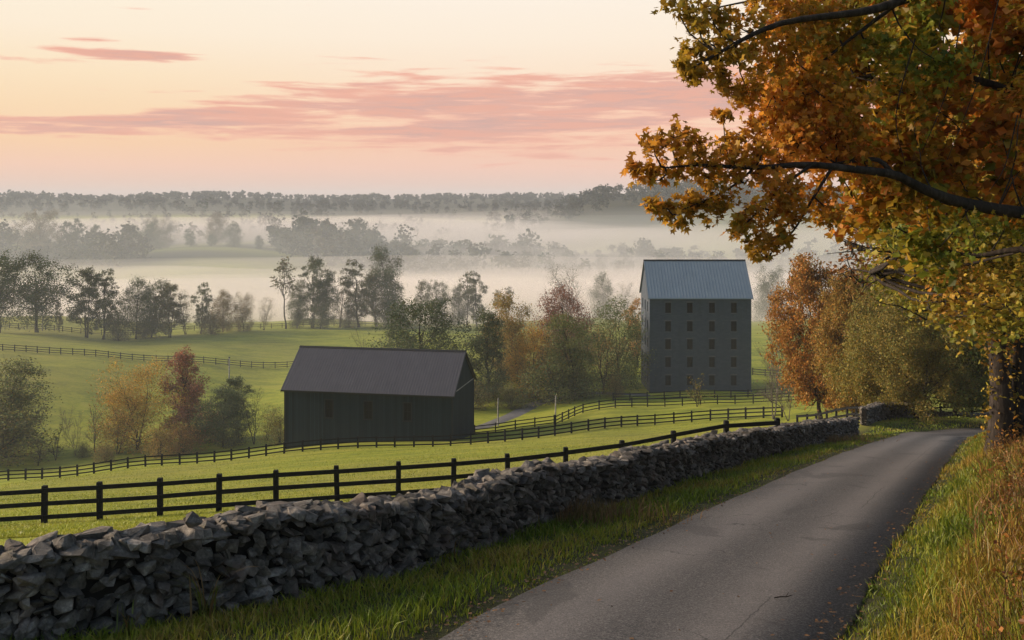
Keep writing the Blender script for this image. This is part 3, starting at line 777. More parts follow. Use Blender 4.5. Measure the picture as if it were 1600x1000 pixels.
def build_trees():
    g = 'trees of the hollow below the pasture fence'
    tree('round_c', 8, 158, 572, (0.060, 0.062, 0.022), 'dense olive-green tree cut by the left picture edge, below the hill pasture', 1.15, g)
    tree('bush', -30, 152, 640, (0.075, 0.07, 0.022), 'olive bush filling the lower left edge under the dense green tree', 1.3, g)
    tree('sapling', 85, 156, 666, OLIVE, 'small olive sapling, first right of the dense tree at the left edge', 1.0, g)
    tree('bare', 118, 158, 640, GREY, 'slender leafless tree between the olive sapling and the yellow tree', 0.7, g)
    tree('bare', 148, 160, 625, RUST, 'bare multi-stemmed tree just left of the big yellow tree', 0.8, g)
    tree('round_b', 215, 160, 566, (0.20, 0.13, 0.026), 'large golden-yellow tree in the hollow left of the barn', 0.95, g)
    tree('sparse', 182, 157, 620, (0.20, 0.11, 0.03), 'thin orange-tinged tree at the left foot of the golden tree', 0.9, g)
    tree('cone', 300, 164, 547, (0.135, 0.060, 0.036), 'red-brown pointed tree rising behind the golden tree', 1.05, g)
    tree('bush', 285, 154, 660, (0.15, 0.085, 0.03), 'low russet bush at the foot of the red-brown tree', 0.9, g)
    tree('round_a', 348, 158, 606, (0.034, 0.044, 0.020), 'dark green bushy tree between the red-brown tree and the barn', 1.1, g)
    tree('tall_a', 374, 164, 588, (0.055, 0.066, 0.026), 'airy green tree top standing over the dark bushy tree', 1.1, g)
    tree('sparse', 415, 160, 628, (0.16, 0.12, 0.03), 'thin yellow-leaved tree just left of the barn corner', 0.9, g)
    tree('bush', 438, 152, 640, (0.10, 0.09, 0.025), 'olive bush touching the left corner of the barn', 0.7, g)
    tree('bush', 165, 150, 690, (0.11, 0.085, 0.03), 'low scrubby bush under the golden-yellow tree', 0.8, g)

    tree('sapling', 62, 153, 688, (0.10, 0.08, 0.03), 'scrubby sapling close to the dense tree at the left edge', 1.2, g)
    tree('bare', 100, 170, 632, GREY, 'pale bare tree behind the small olive sapling', 0.6, g)
    tree('bush', 128, 156, 690, (0.07, 0.07, 0.026), 'dull green bush below the slender leafless tree', 0.7, g)
    tree('bush', 250, 152, 668, (0.16, 0.11, 0.03), 'yellowish bush under the right side of the golden tree', 0.9, g)
    tree('sparse', 398, 158, 600, (0.075, 0.075, 0.028), 'loose green tree between the dark bushy tree and the barn', 0.7, g)
    g = 'trees between the barn and the stone mill'
    tree('bare', 597, 178, 508, GREY, 'leafless tree rising over the barn ridge', 0.8, g)
    tree('umbrella', 650, 176, 466, (0.034, 0.043, 0.020), 'dark green open-crowned tree right behind the barn roof', 0.92, g)
    tree('sapling', 712, 186, 528, OLIVE, 'little yellow-green tree at the right end of the barn ridge', 1.2, g)
    tree('cone', 762, 170, 486, (0.050, 0.058, 0.026), 'tall green conical tree next to the barn gable', 1.15, g)
    tree('bush', 738, 160, 585, (0.085, 0.075, 0.03), 'olive undergrowth bush behind the barn gable corner', 0.9, g)
    tree('round_c', 812, 186, 462, (0.135, 0.095, 0.026), 'yellow-brown tree top behind the conical green tree', 0.85, g)
    tree('round_b', 832, 170, 508, (0.20, 0.115, 0.022), 'bright orange-yellow tree midway between barn and mill', 0.78, g)
    tree('round_a', 884, 192, 452, (0.105, 0.050, 0.034), 'dark red tree standing tallest behind the green ones', 0.85, g)
    tree('round_c', 905, 168, 492, (0.066, 0.070, 0.022), 'green-gold tree in front of the dark red tree', 0.95, g)
    tree('bush', 872, 163, 560, (0.058, 0.064, 0.022), 'green bush at the foot of the green-gold tree', 1.2, g)
    tree('round_b', 968, 178, 468, (0.052, 0.064, 0.020), 'full green tree directly left of the mill', 0.74, g)
    tree('sparse', 944, 170, 505, (0.13, 0.085, 0.025), 'sparse yellowing tree in front of the full green tree', 0.9, g)
    tree('bush', 962, 166, 585, (0.12, 0.085, 0.025), 'tawny bush under the full green tree by the mill', 0.75, g)
    tree('tall_b', 996, 205, 470, (0.20, 0.11, 0.03), 'orange-tipped tree peeping out behind the mill corner', 0.8, g)
    tree('bush', 800, 160, 600, (0.07, 0.066, 0.024), 'dark scrub under the conical tree beside the farm track', 0.8, g)

    g = 'misty tree line across the middle of the valley'
    for (k, px, d, top, c, w, lab) in [
        ('umbrella', -2, 250, 396, (0.040, 0.05, 0.022), 0.8, 'dark tree cut by the left edge, beside the spreading tree'),
        ('umbrella', 58, 258, 402, (0.042, 0.054, 0.022), 1.05, 'spreading round-headed tree on one tall trunk in the misty line'),
        ('tall_a', 138, 254, 417, (0.05, 0.058, 0.026), 1.0, 'airy two-stemmed tree, second from the spreading one'),
        ('tall_b', 160, 253, 424, (0.046, 0.056, 0.026), 0.95, 'green narrow tree leaning on the airy two-stemmed tree'),
        ('round_a', 212, 256, 437, (0.046, 0.058, 0.026), 0.8, 'dense green tree leading the clump left of the misty gap'),
        ('round_c', 236, 260, 441, (0.046, 0.056, 0.026), 0.85, 'second dense green tree of the clump, just right of its leader'),
        ('tall_a', 263, 258, 441, (0.07, 0.066, 0.03), 1.05, 'paler feathery tree closing the dense green clump'),
        ('sparse', 291, 264, 452, (0.09, 0.075, 0.035), 0.8, 'thin half-bare tree right of the feathery tree'),
        ('tall_b', 313, 265, 444, (0.052, 0.06, 0.028), 0.85, 'slender green tree with a tufted tip near the middle of the row'),
        ('round_a', 348, 270, 455, (0.11, 0.08, 0.034), 0.7, 'rounded tan tree right of the tufted slender tree'),
        ('round_b', 380, 272, 459, (0.105, 0.08, 0.036), 0.62, 'second tan tree, lower and rounder'),
        ('sparse', 411, 276, 462, (0.10, 0.08, 0.036), 0.85, 'thin brownish tree ending the tan stretch'),
        ('slim', 447, 280, 401, (0.07, 0.066, 0.034), 1.0, 'very tall bare-stemmed tree left of the paired green trees'),
        ('round_c', 464, 282, 440, (0.05, 0.058, 0.028), 0.7, 'mid-height green tree under the tall bare-stemmed one'),
        ('tall_a', 486, 282, 399, (0.05, 0.06, 0.028), 0.8, 'tall tuft-topped green tree over the barn left end'),
        ('round_c', 500, 280, 428, (0.046, 0.056, 0.028), 0.72, 'full green tree right of the tuft-topped one'),
        ('sparse', 530, 284, 447, (0.11, 0.08, 0.036), 0.9, 'thin rusty tree between the two tall green groups'),
        ('tall_b', 562, 284, 409, (0.06, 0.06, 0.03), 1.1, 'tall brown-green tree left of the tallest tree'),
        ('tall_a', 590, 288, 425, (0.06, 0.06, 0.03), 0.9, 'feathery tree filling in left of the tallest tree'),
        ('round_c', 616, 290, 388, (0.042, 0.052, 0.026), 0.72, 'tallest dark tree of the line, with a heavy top'),
        ('bush', 632, 283, 468, (0.05, 0.056, 0.028), 0.9, 'low dark tree at the right foot of the tallest tree'),
        ('slim', 656, 300, 438, (0.075, 0.07, 0.04), 0.9, 'faint slim tree just right of the tallest tree'),
        ('umbrella', 682, 304, 438, (0.055, 0.06, 0.032), 0.55, 'faint flat-topped tree fading into the mist'),
        ('round_a', 716, 306, 446, (0.05, 0.056, 0.032), 0.62, 'faint rounded tree before the pair of bare stems'),
        ('slim', 730, 302, 424, (0.075, 0.07, 0.04), 0.9, 'taller of two bare-stemmed trees in the mist'),
        ('tall_b', 746, 300, 426, (0.055, 0.06, 0.032), 0.8, 'leafier partner of the bare-stemmed mist tree'),
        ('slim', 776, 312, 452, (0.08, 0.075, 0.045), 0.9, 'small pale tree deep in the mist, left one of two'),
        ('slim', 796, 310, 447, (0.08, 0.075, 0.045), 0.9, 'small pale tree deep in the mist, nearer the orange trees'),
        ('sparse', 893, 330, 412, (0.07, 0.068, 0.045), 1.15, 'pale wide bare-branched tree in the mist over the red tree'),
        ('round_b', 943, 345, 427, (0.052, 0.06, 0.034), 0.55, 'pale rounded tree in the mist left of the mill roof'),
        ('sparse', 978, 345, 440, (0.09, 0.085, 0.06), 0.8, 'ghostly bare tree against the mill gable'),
        ('round_b', 1206, 330, 418, (0.052, 0.062, 0.034), 0.66, 'pale blue-green tree in the mist right of the mill roof'),
        ('tall_a', 92, 262, 470, (0.06, 0.06, 0.03), 0.5, 'small tree behind the spreading tree'),
        ('bush', 185, 252, 490, (0.06, 0.058, 0.03), 0.6, 'low bush between the airy tree and the dense clump'),
        ('bush', 330, 264, 487, (0.085, 0.07, 0.035), 0.8, 'tawny bush at the foot of the tan trees'),
        ('bush', 545, 284, 482, (0.055, 0.056, 0.03), 0.9, 'hazy bush under the thin rusty tree'),
        ('bush', 690, 300, 485, (0.055, 0.056, 0.034), 1.1, 'hazy bush under the flat-topped mist tree'),
    ]:
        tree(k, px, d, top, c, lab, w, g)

    g = 'roadside trees at the bend'
    tree('oval_fine', 1284, 104, 402, (0.215, 0.105, 0.020), 'orange maple left of the lane, behind the stone wall end', 0.72, g)
    tree('broad_fine', 1338, 112, 415, (0.17, 0.115, 0.024), 'amber tree right behind the orange maple', 0.62, g)
    tree('bare', 1208, 122, 500, GREY, 'leafless young tree by the paddock fence right of the mill', 0.95, g)
    tree('bare', 1232, 116, 545, GREY, 'second leafless tree, close to the orange maple', 0.8, g)
    tree('sapling', 1088, 146, 585, (0.13, 0.11, 0.03), 'little thin-leaved sapling in front of the mill wall', 1.0, g)
    tree('broad_fine', 1405, 96, 430, (0.115, 0.098, 0.022), 'olive-gold broad tree over the far end of the wall', 0.72, g)
    tree('oval_fine', 1490, 84, 420, (0.105, 0.115, 0.024), 'dark green tree with thick twin trunk beyond the bend', 0.95, g)
    tree('broad_fine', 1540, 100, 440, (0.15, 0.125, 0.026), 'shadowy green tree behind the twin-trunked tree', 0.75, g)
    tree('oval_fine', 1610, 92, 430, (0.14, 0.10, 0.026), 'dark tree behind the big roadside trunk', 0.9, g)
    tree('broad_fine', 1365, 150, 470, (0.20, 0.125, 0.03), 'yellow tree in the gap between the amber and olive trees', 0.8, g)

    tree('oval_fine', 1335, 92, 425, (0.18, 0.11, 0.022), 'tawny orange tree standing just left of the lane bend', 0.7, g)
    tree('broad_fine', 1432, 78, 470, (0.13, 0.105, 0.022), 'gold-green low-branched tree leaning over the bend', 0.85, g)
    tree('broad_fine', 1375, 86, 440, (0.145, 0.115, 0.024), 'honey-coloured tree behind the short stone wall', 0.7, g)
    g = 'single trees on the grassy hill across the valley'
    for (k, px, d, top, c, w, lab) in [
        ('umbrella', 64, 700, 329, GREY, 0.8, 'bare-crowned tree sticking up from the left wood'),
        ('tall_a', 100, 705, 345, DKGREEN, 0.9, 'ragged tree on the wood edge right of the bare-crowned one'),
        ('tall_b', 118, 710, 343, DKGREEN, 0.9, 'narrow tree on the wood edge, before the dip'),
        ('tall_a', 150, 715, 350, DKGREEN, 0.9, 'thin pointed tree where the wood edge drops'),
        ('round_a', 205, 740, 352, DKGREEN, 0.8, 'rounded dark tree on the skyline of the grassy hill'),
        ('round_b', 236, 760, 345, DKGREEN, 0.8, 'broad dark tree above the grassy slope'),
        ('round_c', 300, 790, 358, DKGREEN, 1.0, 'small dark tree in the row on the grassy hill crest'),
        ('round_a', 330, 780, 366, DKGREEN, 1.0, 'low bush-like tree on the grassy hill crest'),
        ('round_b', 366, 770, 347, (0.030, 0.042, 0.022), 0.75, 'large round tree dominating the grassy hill crest'),
        ('round_c', 405, 765, 368, DKGREEN, 1.0, 'small tree right of the large round hill tree'),
        ('round_a', 437, 760, 376, DKGREEN, 1.0, 'low dark tree at the right end of the grassy hill'),
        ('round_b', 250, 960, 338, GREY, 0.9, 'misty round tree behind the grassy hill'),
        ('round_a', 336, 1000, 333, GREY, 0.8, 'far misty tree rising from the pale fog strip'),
    ]:
        tree(k, px, d, top, c, lab, w, g)
build_trees()

# far woods: whole masses, far too many and too small to count
def wood(name, label, spots, hts, color, leaf_rel=0.13, n=150, seed=1):
    rg = np.random.default_rng(seed)
    V = []; Fc = []; Cc = []; k = 0
    zg = terrain([s[0] for s in spots], [s[1] for s in spots])
    for (x, y), h, z0 in zip(spots, hts, zg):
        h = h * (0.72 + 0.22 * math.sin(x * 0.011 + y * 0.004) + 0.16 * math.sin(x * 0.047 + 1.7) + 0.45 * rg.uniform() ** 3) if y < 1800 else 14 + 0.3 * (h - 14) + 2.5 * math.sin(x * 0.013) + 6 * rg.uniform() ** 6
        nl = rg.integers(4, 7)
        lob = []
        for _ in range(nl):
            a = rg.uniform(0, 6.28); rr = h * 0.24 * math.sqrt(rg.uniform(0, 1))
            lob.append((np.array((x + math.cos(a) * rr, y + math.sin(a) * rr, z0 + h * rg.uniform(0.35, 0.84))), h * rg.uniform(0.15, 0.25)))
        lob.append((np.array((x, y, z0 + h * 0.22)), h * 0.30))
        cnt = [n // len(lob)] * len(lob)
        P = crown_points(lob, cnt, rg, 7, 0.33)
        v, f = leaf_quads(P, leaf_rel * h, rg)
        V.append(v); Fc.append(f + k); k += len(v)
        t0 = np.clip(rg.normal(1, 0.12), 0.7, 1.3); w = rg.normal(0, 0.12)
        Cc.append(np.repeat(tone(len(P), rg, 0.08, 0.14) * np.array((t0 * (1 + w), t0, t0)), 4, axis=0))
    me = fast_mesh(name, np.concatenate(V), np.concatenate(Fc), np.concatenate(Cc), M['leaf'])
    add_prop(obj(name, me, color=color), label, kind='stuff')

def scatter_px(n, px0, px1, d0, d1, seed):
    rg = np.random.default_rng(seed)
    d = rg.uniform(d0, d1, n); px = rg.uniform(px0, px1, n)
    return [((p - 800) / F * q, q) for p, q in zip(px, d)]

def build_woods():
    rg = np.random.default_rng(5)
    sp = scatter_px(230, -260, 225, 640, 800, 2)
    sp = [s for s in sp if (s[0] / s[1] * F + 800) < 60 + 190 * (760 - s[1]) / 90 + 40]
    wood('woodland', 'dark wood on the slope across the valley at the left', sp, rg.uniform(14, 22, len(sp)), (0.036, 0.044, 0.026), 0.12, 260, 3)
    sp = scatter_px(300, 430, 1020, 690, 960, 4)
    wood('woodland', 'misty wood in the middle distance above the barn', sp, rg.uniform(12, 26, len(sp)), (0.044, 0.048, 0.030), 0.12, 210, 6)
    sp = scatter_px(120, 1000, 1500, 740, 950, 14)
    wood('woodland', 'misty wood behind the mill roof', sp, rg.uniform(14, 24, len(sp)), (0.044, 0.048, 0.030), 0.12, 220, 7)
    sp = scatter_px(240, -250, 860, 1080, 1750, 24)
    wood('woodland', 'pale distant tree groups standing in the far fog', sp, rg.uniform(14, 24, len(sp)), (0.044, 0.047, 0.036), 0.15, 90, 8)
    sp = scatter_px(520, 790, 1700, 1330, 1640, 34)
    wood('woodland', 'wooded hill on the right fading into blue haze', sp, rg.uniform(15, 24, len(sp)), (0.036, 0.042, 0.032), 0.15, 110, 9)
    sp = scatter_px(900, -300, 1800, 1900, 2640, 44)
    sp += scatter_px(900, -300, 1800, 2640, 2760, 45)
    wood('woodland', 'long wooded ridge along the horizon', sp, rg.uniform(12, 25, len(sp)), (0.030, 0.036, 0.030), 0.29, 75, 10)
build_woods()

# ------------------------------------------------------------------ fences
POST = box_mesh('post', (-0.5, -0.5, 0), (0.5, 0.5, 1), M['black_paint'], 0.06)
RAIL = box_mesh('rail', (-0.5, -0.5, -0.5), (0.5, 0.5, 0.5), M['black_paint'], 0.0)
def fence(label, line, spacing, height, rails, post_w, rail_h, group='black board fences', name='board_fence', rail_t=0.04, phase=0.0, jit=0.02, seed=0):
    """line: (photo column, distance) corners; posts and rails follow the ground"""
    rg = np.random.default_rng(seed + 100)
    xy = np.array([((px - 800) / F * d, d) for px, d in line])
    seg = np.hypot(*np.diff(xy, axis=0).T); cum = np.concatenate([[0], np.cumsum(seg)])
    n = max(2, int(round(cum[-1] / spacing)) + 1)
    ss_ = np.linspace(0, cum[-1], n)
    ss_[1:-1] += rg.normal(0, jit * spacing, n - 2)
    px_ = np.interp(ss_, cum, xy[:, 0]); py_ = np.interp(ss_, cum, xy[:, 1]); z = terrain(px_, py_)
    root = empty(name, (px_[0], py_[0], z[0]), label, 'fence', group)
    base = np.array((px_[0], py_[0], z[0]))
    P = np.stack([px_, py_, z], 1) - base
    for k in range(n):
        h = height * (1 + rg.normal(0, 0.012))
        t = P[min(k + 1, n - 1)] - P[max(k - 1, 0)]
        o = obj('post', POST, root, loc=P[k] - (0, 0, 0.3), rot=(rg.normal(0, 0.012), rg.normal(0, 0.012), math.atan2(t[1], t[0])), scale=(post_w, post_w, h + 0.3))
    for k in range(n - 1):
        a, b = P[k], P[k + 1]; v = b - a; L = float(np.hypot(v[0], v[1])); L3 = float(np.linalg.norm(v))
        yaw = math.atan2(v[1], v[0]); pit = -math.atan2(v[2], L)
        side = np.array((math.sin(yaw), -math.cos(yaw), 0)) * (post_w * 0.5 + rail_t * 0.5 - 0.004)
        for r in rails:
            c = (a + b) / 2 + side + (0, 0, r * height + rg.normal(0, 0.012))
            obj('rail', RAIL, root, loc=c, rot=(0, pit + rg.normal(0, 0.004), yaw), scale=(L3 - 0.012, rail_t, rail_h * (1 + rg.normal(0, 0.03))))
    return root

def build_fences():
    fence('near black three-board fence crossing the pasture just behind the stone wall', [(-900, 43), (-500, 41.5), (-140, 40.4), (42, 40), (411, 40), (605, 40.5), (788, 41.5), (972, 42), (1062, 42.6), (1148, 43), (1215, 43.3)], 2.36, 1.52, (0.87, 0.53, 0.19), 0.2, 0.17, rail_t=0.05, seed=1)
    fence('black board fence along the far edge of the bright pasture, passing before the barn', [(-500, 136), (-150, 131), (0, 129), (210, 127), (440, 123.5), (745, 121), (870, 126), (1000, 130), (1110, 128), (1222, 123)], 2.35, 1.45, (0.88, 0.55, 0.22), 0.2, 0.15, rail_t=0.06, seed=2)
    fence('short black fence panel behind the far end of the stone wall', [(1246, 79), (1300, 76), (1356, 73)], 1.0, 1.25, (0.9, 0.5), 0.13, 0.17, seed=3, rail_t=0.06)
    fence('black fence across the paddock in front of the mill', [(868, 138), (905, 147), (1000, 150), (1120, 149), (1262, 144)], 2.6, 1.4, (0.88, 0.52, 0.2), 0.16, 0.13, rail_t=0.05, seed=4)
    fence('black fence directly at the foot of the mill', [(958, 160), (1060, 163), (1170, 165), (1275, 166)], 3.0, 1.35, (0.88, 0.5, 0.18), 0.16, 0.13, rail_t=0.05, seed=5)
    fence('black fence beside the farm track right of the barn gable', [(742, 141), (800, 141), (866, 139)], 2.6, 1.35, (0.88, 0.52, 0.2), 0.16, 0.13, rail_t=0.05, seed=6)
    fence('pale distant fence running over the hill pasture to the barn roof', [(-500, 212), (-200, 213), (0, 214), (150, 214), (300, 216), (450, 220), (520, 222)], 2.5, 1.45, (0.88, 0.55, 0.22), 0.16, 0.13, rail_t=0.05, seed=7)
    fence('faint fence under the spreading tree in the mist', [(-150, 268), (0, 268), (60, 266), (130, 264), (240, 268)], 2.6, 1.45, (0.88, 0.5, 0.2), 0.16, 0.13, rail_t=0.05, seed=8)
    fence('faint fence along the foot of the misty tree line', [(250, 272), (400, 280), (520, 288), (680, 296)], 3.0, 1.4, (0.88, 0.5), 0.16, 0.13, rail_t=0.05, seed=9)
    fence('black fence behind the stone wall beyond the bend', [(1375, 92), (1440, 96), (1520, 100), (1580, 104)], 2.4, 1.35, (0.88, 0.52, 0.2), 0.16, 0.14, rail_t=0.05, seed=10)
    fence('pale fence in the field right of the mill', [(1176, 196), (1230, 192), (1300, 188)], 2.6, 1.4, (0.88, 0.5, 0.2), 0.16, 0.13, rail_t=0.05, seed=11)
build_fences()

def build_poles():
    for px, d, top, lab, sc_ in [(66, 263, 478, 'thin pale pole standing right of the spreading tree trunk', 1), (358, 205, 559, 'pale utility pole in the hill pasture left of the barn roof', 1),
                            (778, 146, 622, 'single grey post by the fence near the farm track', 0.8), (868, 150, 618, 'slender grey post where the paddock fences meet', 0.8)]:
        g = ground_of(px, d); h = CZ - (top - HY) / F * d - g[2]
        o = empty('utility_pole', tuple(g), lab, 'pole')
        T = Tubes(); T.add([(0, 0, -0.4), (0.02, 0, h * 0.5), (0.05, 0, h)], [0.15 * sc_, 0.135 * sc_, 0.11 * sc_], 8)
        obj('shaft', T.mesh('shaft', M['pole_wood']), o)
        if sc_ == 1: obj('cap', box_mesh('cap', (-0.14, -0.14, h - 0.02), (0.24, 0.14, h + 0.16), M['dark_trim'], 0.03), o)
build_poles()

# ------------------------------------------------------------------ buildings
def wall_open(w, z0, z1, ops, depth=0.28, mat=None, name='wall'):
    """wall in the x-z plane at y=0 with rectangular openings (x0,x1,za,zb) and their reveals"""
    xs = sorted({0.0, w, *[o[0] for o in ops], *[o[1] for o in ops]}); zs = sorted({z0, z1, *[o[2] for o in ops], *[o[3] for o in ops]})
    mb = MB()
    for a, b in zip(xs, xs[1:]):
        for c, d in zip(zs, zs[1:]):
            mx, mz = (a + b) / 2, (c + d) / 2
            if any(o[0] < mx < o[1] and o[2] < mz < o[3] for o in ops): continue
            mb.poly([(a, 0, c), (b, 0, c), (b, 0, d), (a, 0, d)])
    for x0, x1, c, d in ops:
        mb.poly([(x0, 0, c), (x0, depth, c), (x0, depth, d), (x0, 0, d)]); mb.poly([(x1, 0, c), (x1, 0, d), (x1, depth, d), (x1, depth, c)])
        mb.poly([(x0, 0, c), (x1, 0, c), (x1, depth, c), (x0, depth, c)]); mb.poly([(x0, 0, d), (x0, depth, d), (x1, depth, d), (x1, 0, d)])
    return mb.mesh(name, mat)

def roof_mesh(L, W, z_eave, rise, over_e, over_g, seam, seam_h, seam_w, mat, thick=0.12):
    """gable roof (ridge along x) of two sheets with upstanding seams"""
    mb = MB(); k = rise / (W / 2)
    for sgn in (-1, 1):
        yc = W / 2
        def pt(x, t, up): # t 0 ridge .. 1 eave
            run = (W / 2 + over_e) * t
            return (x, yc + sgn * run, z_eave + rise - k * run + up)
        nx_, ny_ = 0, 0
        x0, x1 = -over_g, L + over_g
        A, B, C_, Dd = pt(x0, 0, 0), pt(x1, 0, 0), pt(x1, 1, 0), pt(x0, 1, 0)
        a, b, c, d = pt(x0, 0, -thick), pt(x1, 0, -thick), pt(x1, 1, -thick), pt(x0, 1, -thick)
        mb.poly([A, B, C_, Dd]); mb.poly([a, d, c, b]); mb.poly([Dd, C_, c, d]); mb.poly([A, Dd, d, a]); mb.poly([B, b, c, C_])
        x = x0 + 0.05
        while x < x1:
            p, q = [pt(x, 0, 0.002), pt(x, 1, 0.002), pt(x, 1, seam_h), pt(x, 0, seam_h)], [pt(x + seam_w, 0, 0.002), pt(x + seam_w, 1, 0.002), pt(x + seam_w, 1, seam_h), pt(x + seam_w, 0, seam_h)]
            mb.poly(p); mb.poly(q[::-1]); mb.poly([p[3], p[2], q[2], q[3]]); mb.poly([p[1], q[1], q[2], p[2]])
            x += seam
    return mb.mesh('roof', mat)

def window_set(root, ops, depth, frame_t, bars, sill, rot=None, org=(0, 0, 0), swap=False):
    """windows in the openings; swap: the wall runs along local y on the side x=0 and faces -x"""
    def mp(x, y, z): return (y + org[0], x + org[1], z) if swap else (x + org[0], y + org[1], z)
    def bx(mb, lo, hi):
        a, b = mp(*lo), mp(*hi); mb.box(tuple(min(p, q) for p, q in zip(a, b)), tuple(max(p, q) for p, q in zip(a, b)))
    for x0, x1, c, d in ops:
        f = MB(); y0, y1 = depth - 0.12, depth - 0.03
        bx(f, (x0 + 0.002, y0, c + 0.002), (x0 + frame_t, y1, d - 0.002)); bx(f, (x1 - frame_t, y0, c + 0.002), (x1 - 0.002, y1, d - 0.002))
        bx(f, (x0 + frame_t, y0, c + 0.002), (x1 - frame_t, y1, c + frame_t)); bx(f, (x0 + frame_t, y0, d - frame_t), (x1 - frame_t, y1, d - 0.002))
        for t in bars: bx(f, (x0 + frame_t, y0 + 0.01, c + (d - c) * t - 0.025), (x1 - frame_t, y1 - 0.01, c + (d - c) * t + 0.025))
        bx(f, ((x0 + x1) / 2 - 0.02, y0 + 0.015, c + frame_t), ((x0 + x1) / 2 + 0.02, y1 - 0.015, d - frame_t))
        w = obj('window', f.mesh('window', M['window_frame']), root)
        g = MB(); bx(g, (x0, depth - 0.06, c), (x1, depth + 0.02, d)); obj('pane', g.mesh('pane', M['window_glass']), w)
        if sill:
            s_ = MB(); bx(s_, (x0 - 0.08, -0.07, c - 0.14), (x1 + 0.08, 0.1, c - 0.003)); obj('sill', s_.mesh('sill', M[sill]), w)
            s_ = MB(); bx(s_, (x0 - 0.14, -0.035, d + 0.003), (x1 + 0.14, 0.1, d + 0.24)); obj('lintel', s_.mesh('lintel', M['lintel_stone']), w)

def build_barn():
    th = R(11); L, W = 23.4, 12.2
    er = at(707, 616, 130.0); ze = er[2]
    org = np.array((er[0] - L * math.cos(th), er[1] + L * math.sin(th), ze - 8.6))
    root = empty('tobacco_barn', tuple(org), 'long black wooden barn with ribbed dark metal gable roof beyond the pasture fence', 'barn', rz=-th)
    H = 8.6; rise = 4.6
    wins = []
    for px in (513, 574.5, 636):
        f = (px - 443) / (707 - 443); x = L * f * (1 + 0.035 * (1 - f)); wins.append((x - 0.52, x + 0.52, H - 3.75, H - 1.4))
    obj('wall', wall_open(L, -3.0, H, wins, 0.22, M['barn_boards']), root)
    mb = MB()
    for x, flip in ((0, False), (L, True)):
        p = [(x, 0, -3), (x, W, -3), (x, W, H), (x, W / 2, H + rise), (x, 0, H)]
        q = MB(); q.poly(p if flip else p[::-1]); obj('gable_wall', q.mesh('gable_wall', M['barn_boards']), root)
    q = MB(); q.poly([(L, W, -3), (0, W, -3), (0, W, H), (L, W, H)]); obj('wall', q.mesh('wall', M['barn_boards']), root)
    window_set(root, wins, 0.22, 0.07, (0.5,), None)
    for (x0, x1, c, d) in wins:
        t = MB()
        t.box((x0 - 0.12, -0.04, c - 0.12), (x0 - 0.002, -0.002, d + 0.12)); t.box((x1 + 0.002, -0.04, c - 0.12), (x1 + 0.12, -0.002, d + 0.12)); t.box((x0 - 0.002, -0.04, d + 0.002), (x1 + 0.002, -0.002, d + 0.12)); t.box((x0 - 0.002, -0.05, c - 0.12), (x1 + 0.002, -0.002, c - 0.002))
        obj('window_trim', t.mesh('window_trim', M['dark_trim']), root)
    rf = obj('roof', roof_mesh(L, W, H + 0.14, rise, 0.45, 0.35, 0.385, 0.07, 0.07, M['barn_roof_metal']), root)
    cap = MB(); k = rise / (W / 2)
    for sg in (-1, 1):
        a = [(-0.37, W / 2, H + 0.14 + rise + 0.12), (L + 0.37, W / 2, H + 0.14 + rise + 0.12), (L + 0.37, W / 2 + sg * 0.28, H + 0.14 + rise - 0.28 * k + 0.10), (-0.37, W / 2 + sg * 0.28, H + 0.14 + rise - 0.28 * k + 0.10)]
        cap.poly(a if sg < 0 else a[::-1])
    obj('ridge_cap', cap.mesh('ridge_cap', M['dark_trim']), rf)
    for x in (-0.36, L + 0.30):
        for sg in (-1, 1):
            t = MB(); run = W / 2 + 0.45; zr = H + 0.14 + rise
            p = [(x, W / 2, zr - 0.03), (x, W / 2 + sg * run, zr - k * run - 0.03), (x, W / 2 + sg * run, zr - k * run - 0.30), (x, W / 2, zr - 0.30)]
            q2 = [(a[0] + 0.06, a[1], a[2]) for a in p]
            t.poly(p); t.poly(q2[::-1])
            for i in range(4): t.poly([p[i], q2[i], q2[(i + 1) % 4], p[(i + 1) % 4]])
            obj('barge_board', t.mesh('barge_board', M['dark_trim']), rf)
    t = MB(); t.box((-0.3, -0.48, H - 0.42), (L + 0.3, -0.40, H - 0.20)); obj('eave_board', t.mesh('eave_board', M['dark_trim']), rf)
    t = MB(); t.box((L + 0.002, -0.02, H - 0.06), (L + 0.05, W + 0.02, H + 0.08)); obj('gable_band', t.mesh('gable_band', M['pole_wood']), root)
    for x in (-0.03, L - 0.14):
        t = MB(); t.box((x, -0.045, -3), (x + 0.17, -0.003, H - 0.02)); obj('corner_board', t.mesh('corner_board', M['dark_trim']), root)
    t = MB(); t.box((L + 0.002, W - 0.2, -3), (L + 0.05, W + 0.02, H - 0.07)); obj('corner_board', t.mesh('corner_board', M['dark_trim']), root)
    t = MB(); t.box((3.2, -0.035, -0.5), (5.6, -0.003, 2.6)); dr = obj('door', t.mesh('door', M['barn_boards']), root)
    t = MB(); t.box((5.2, -0.07, 1.0), (5.3, -0.037, 1.35)); obj('handle', t.mesh('handle', M['dark_trim']), dr)
build_barn()

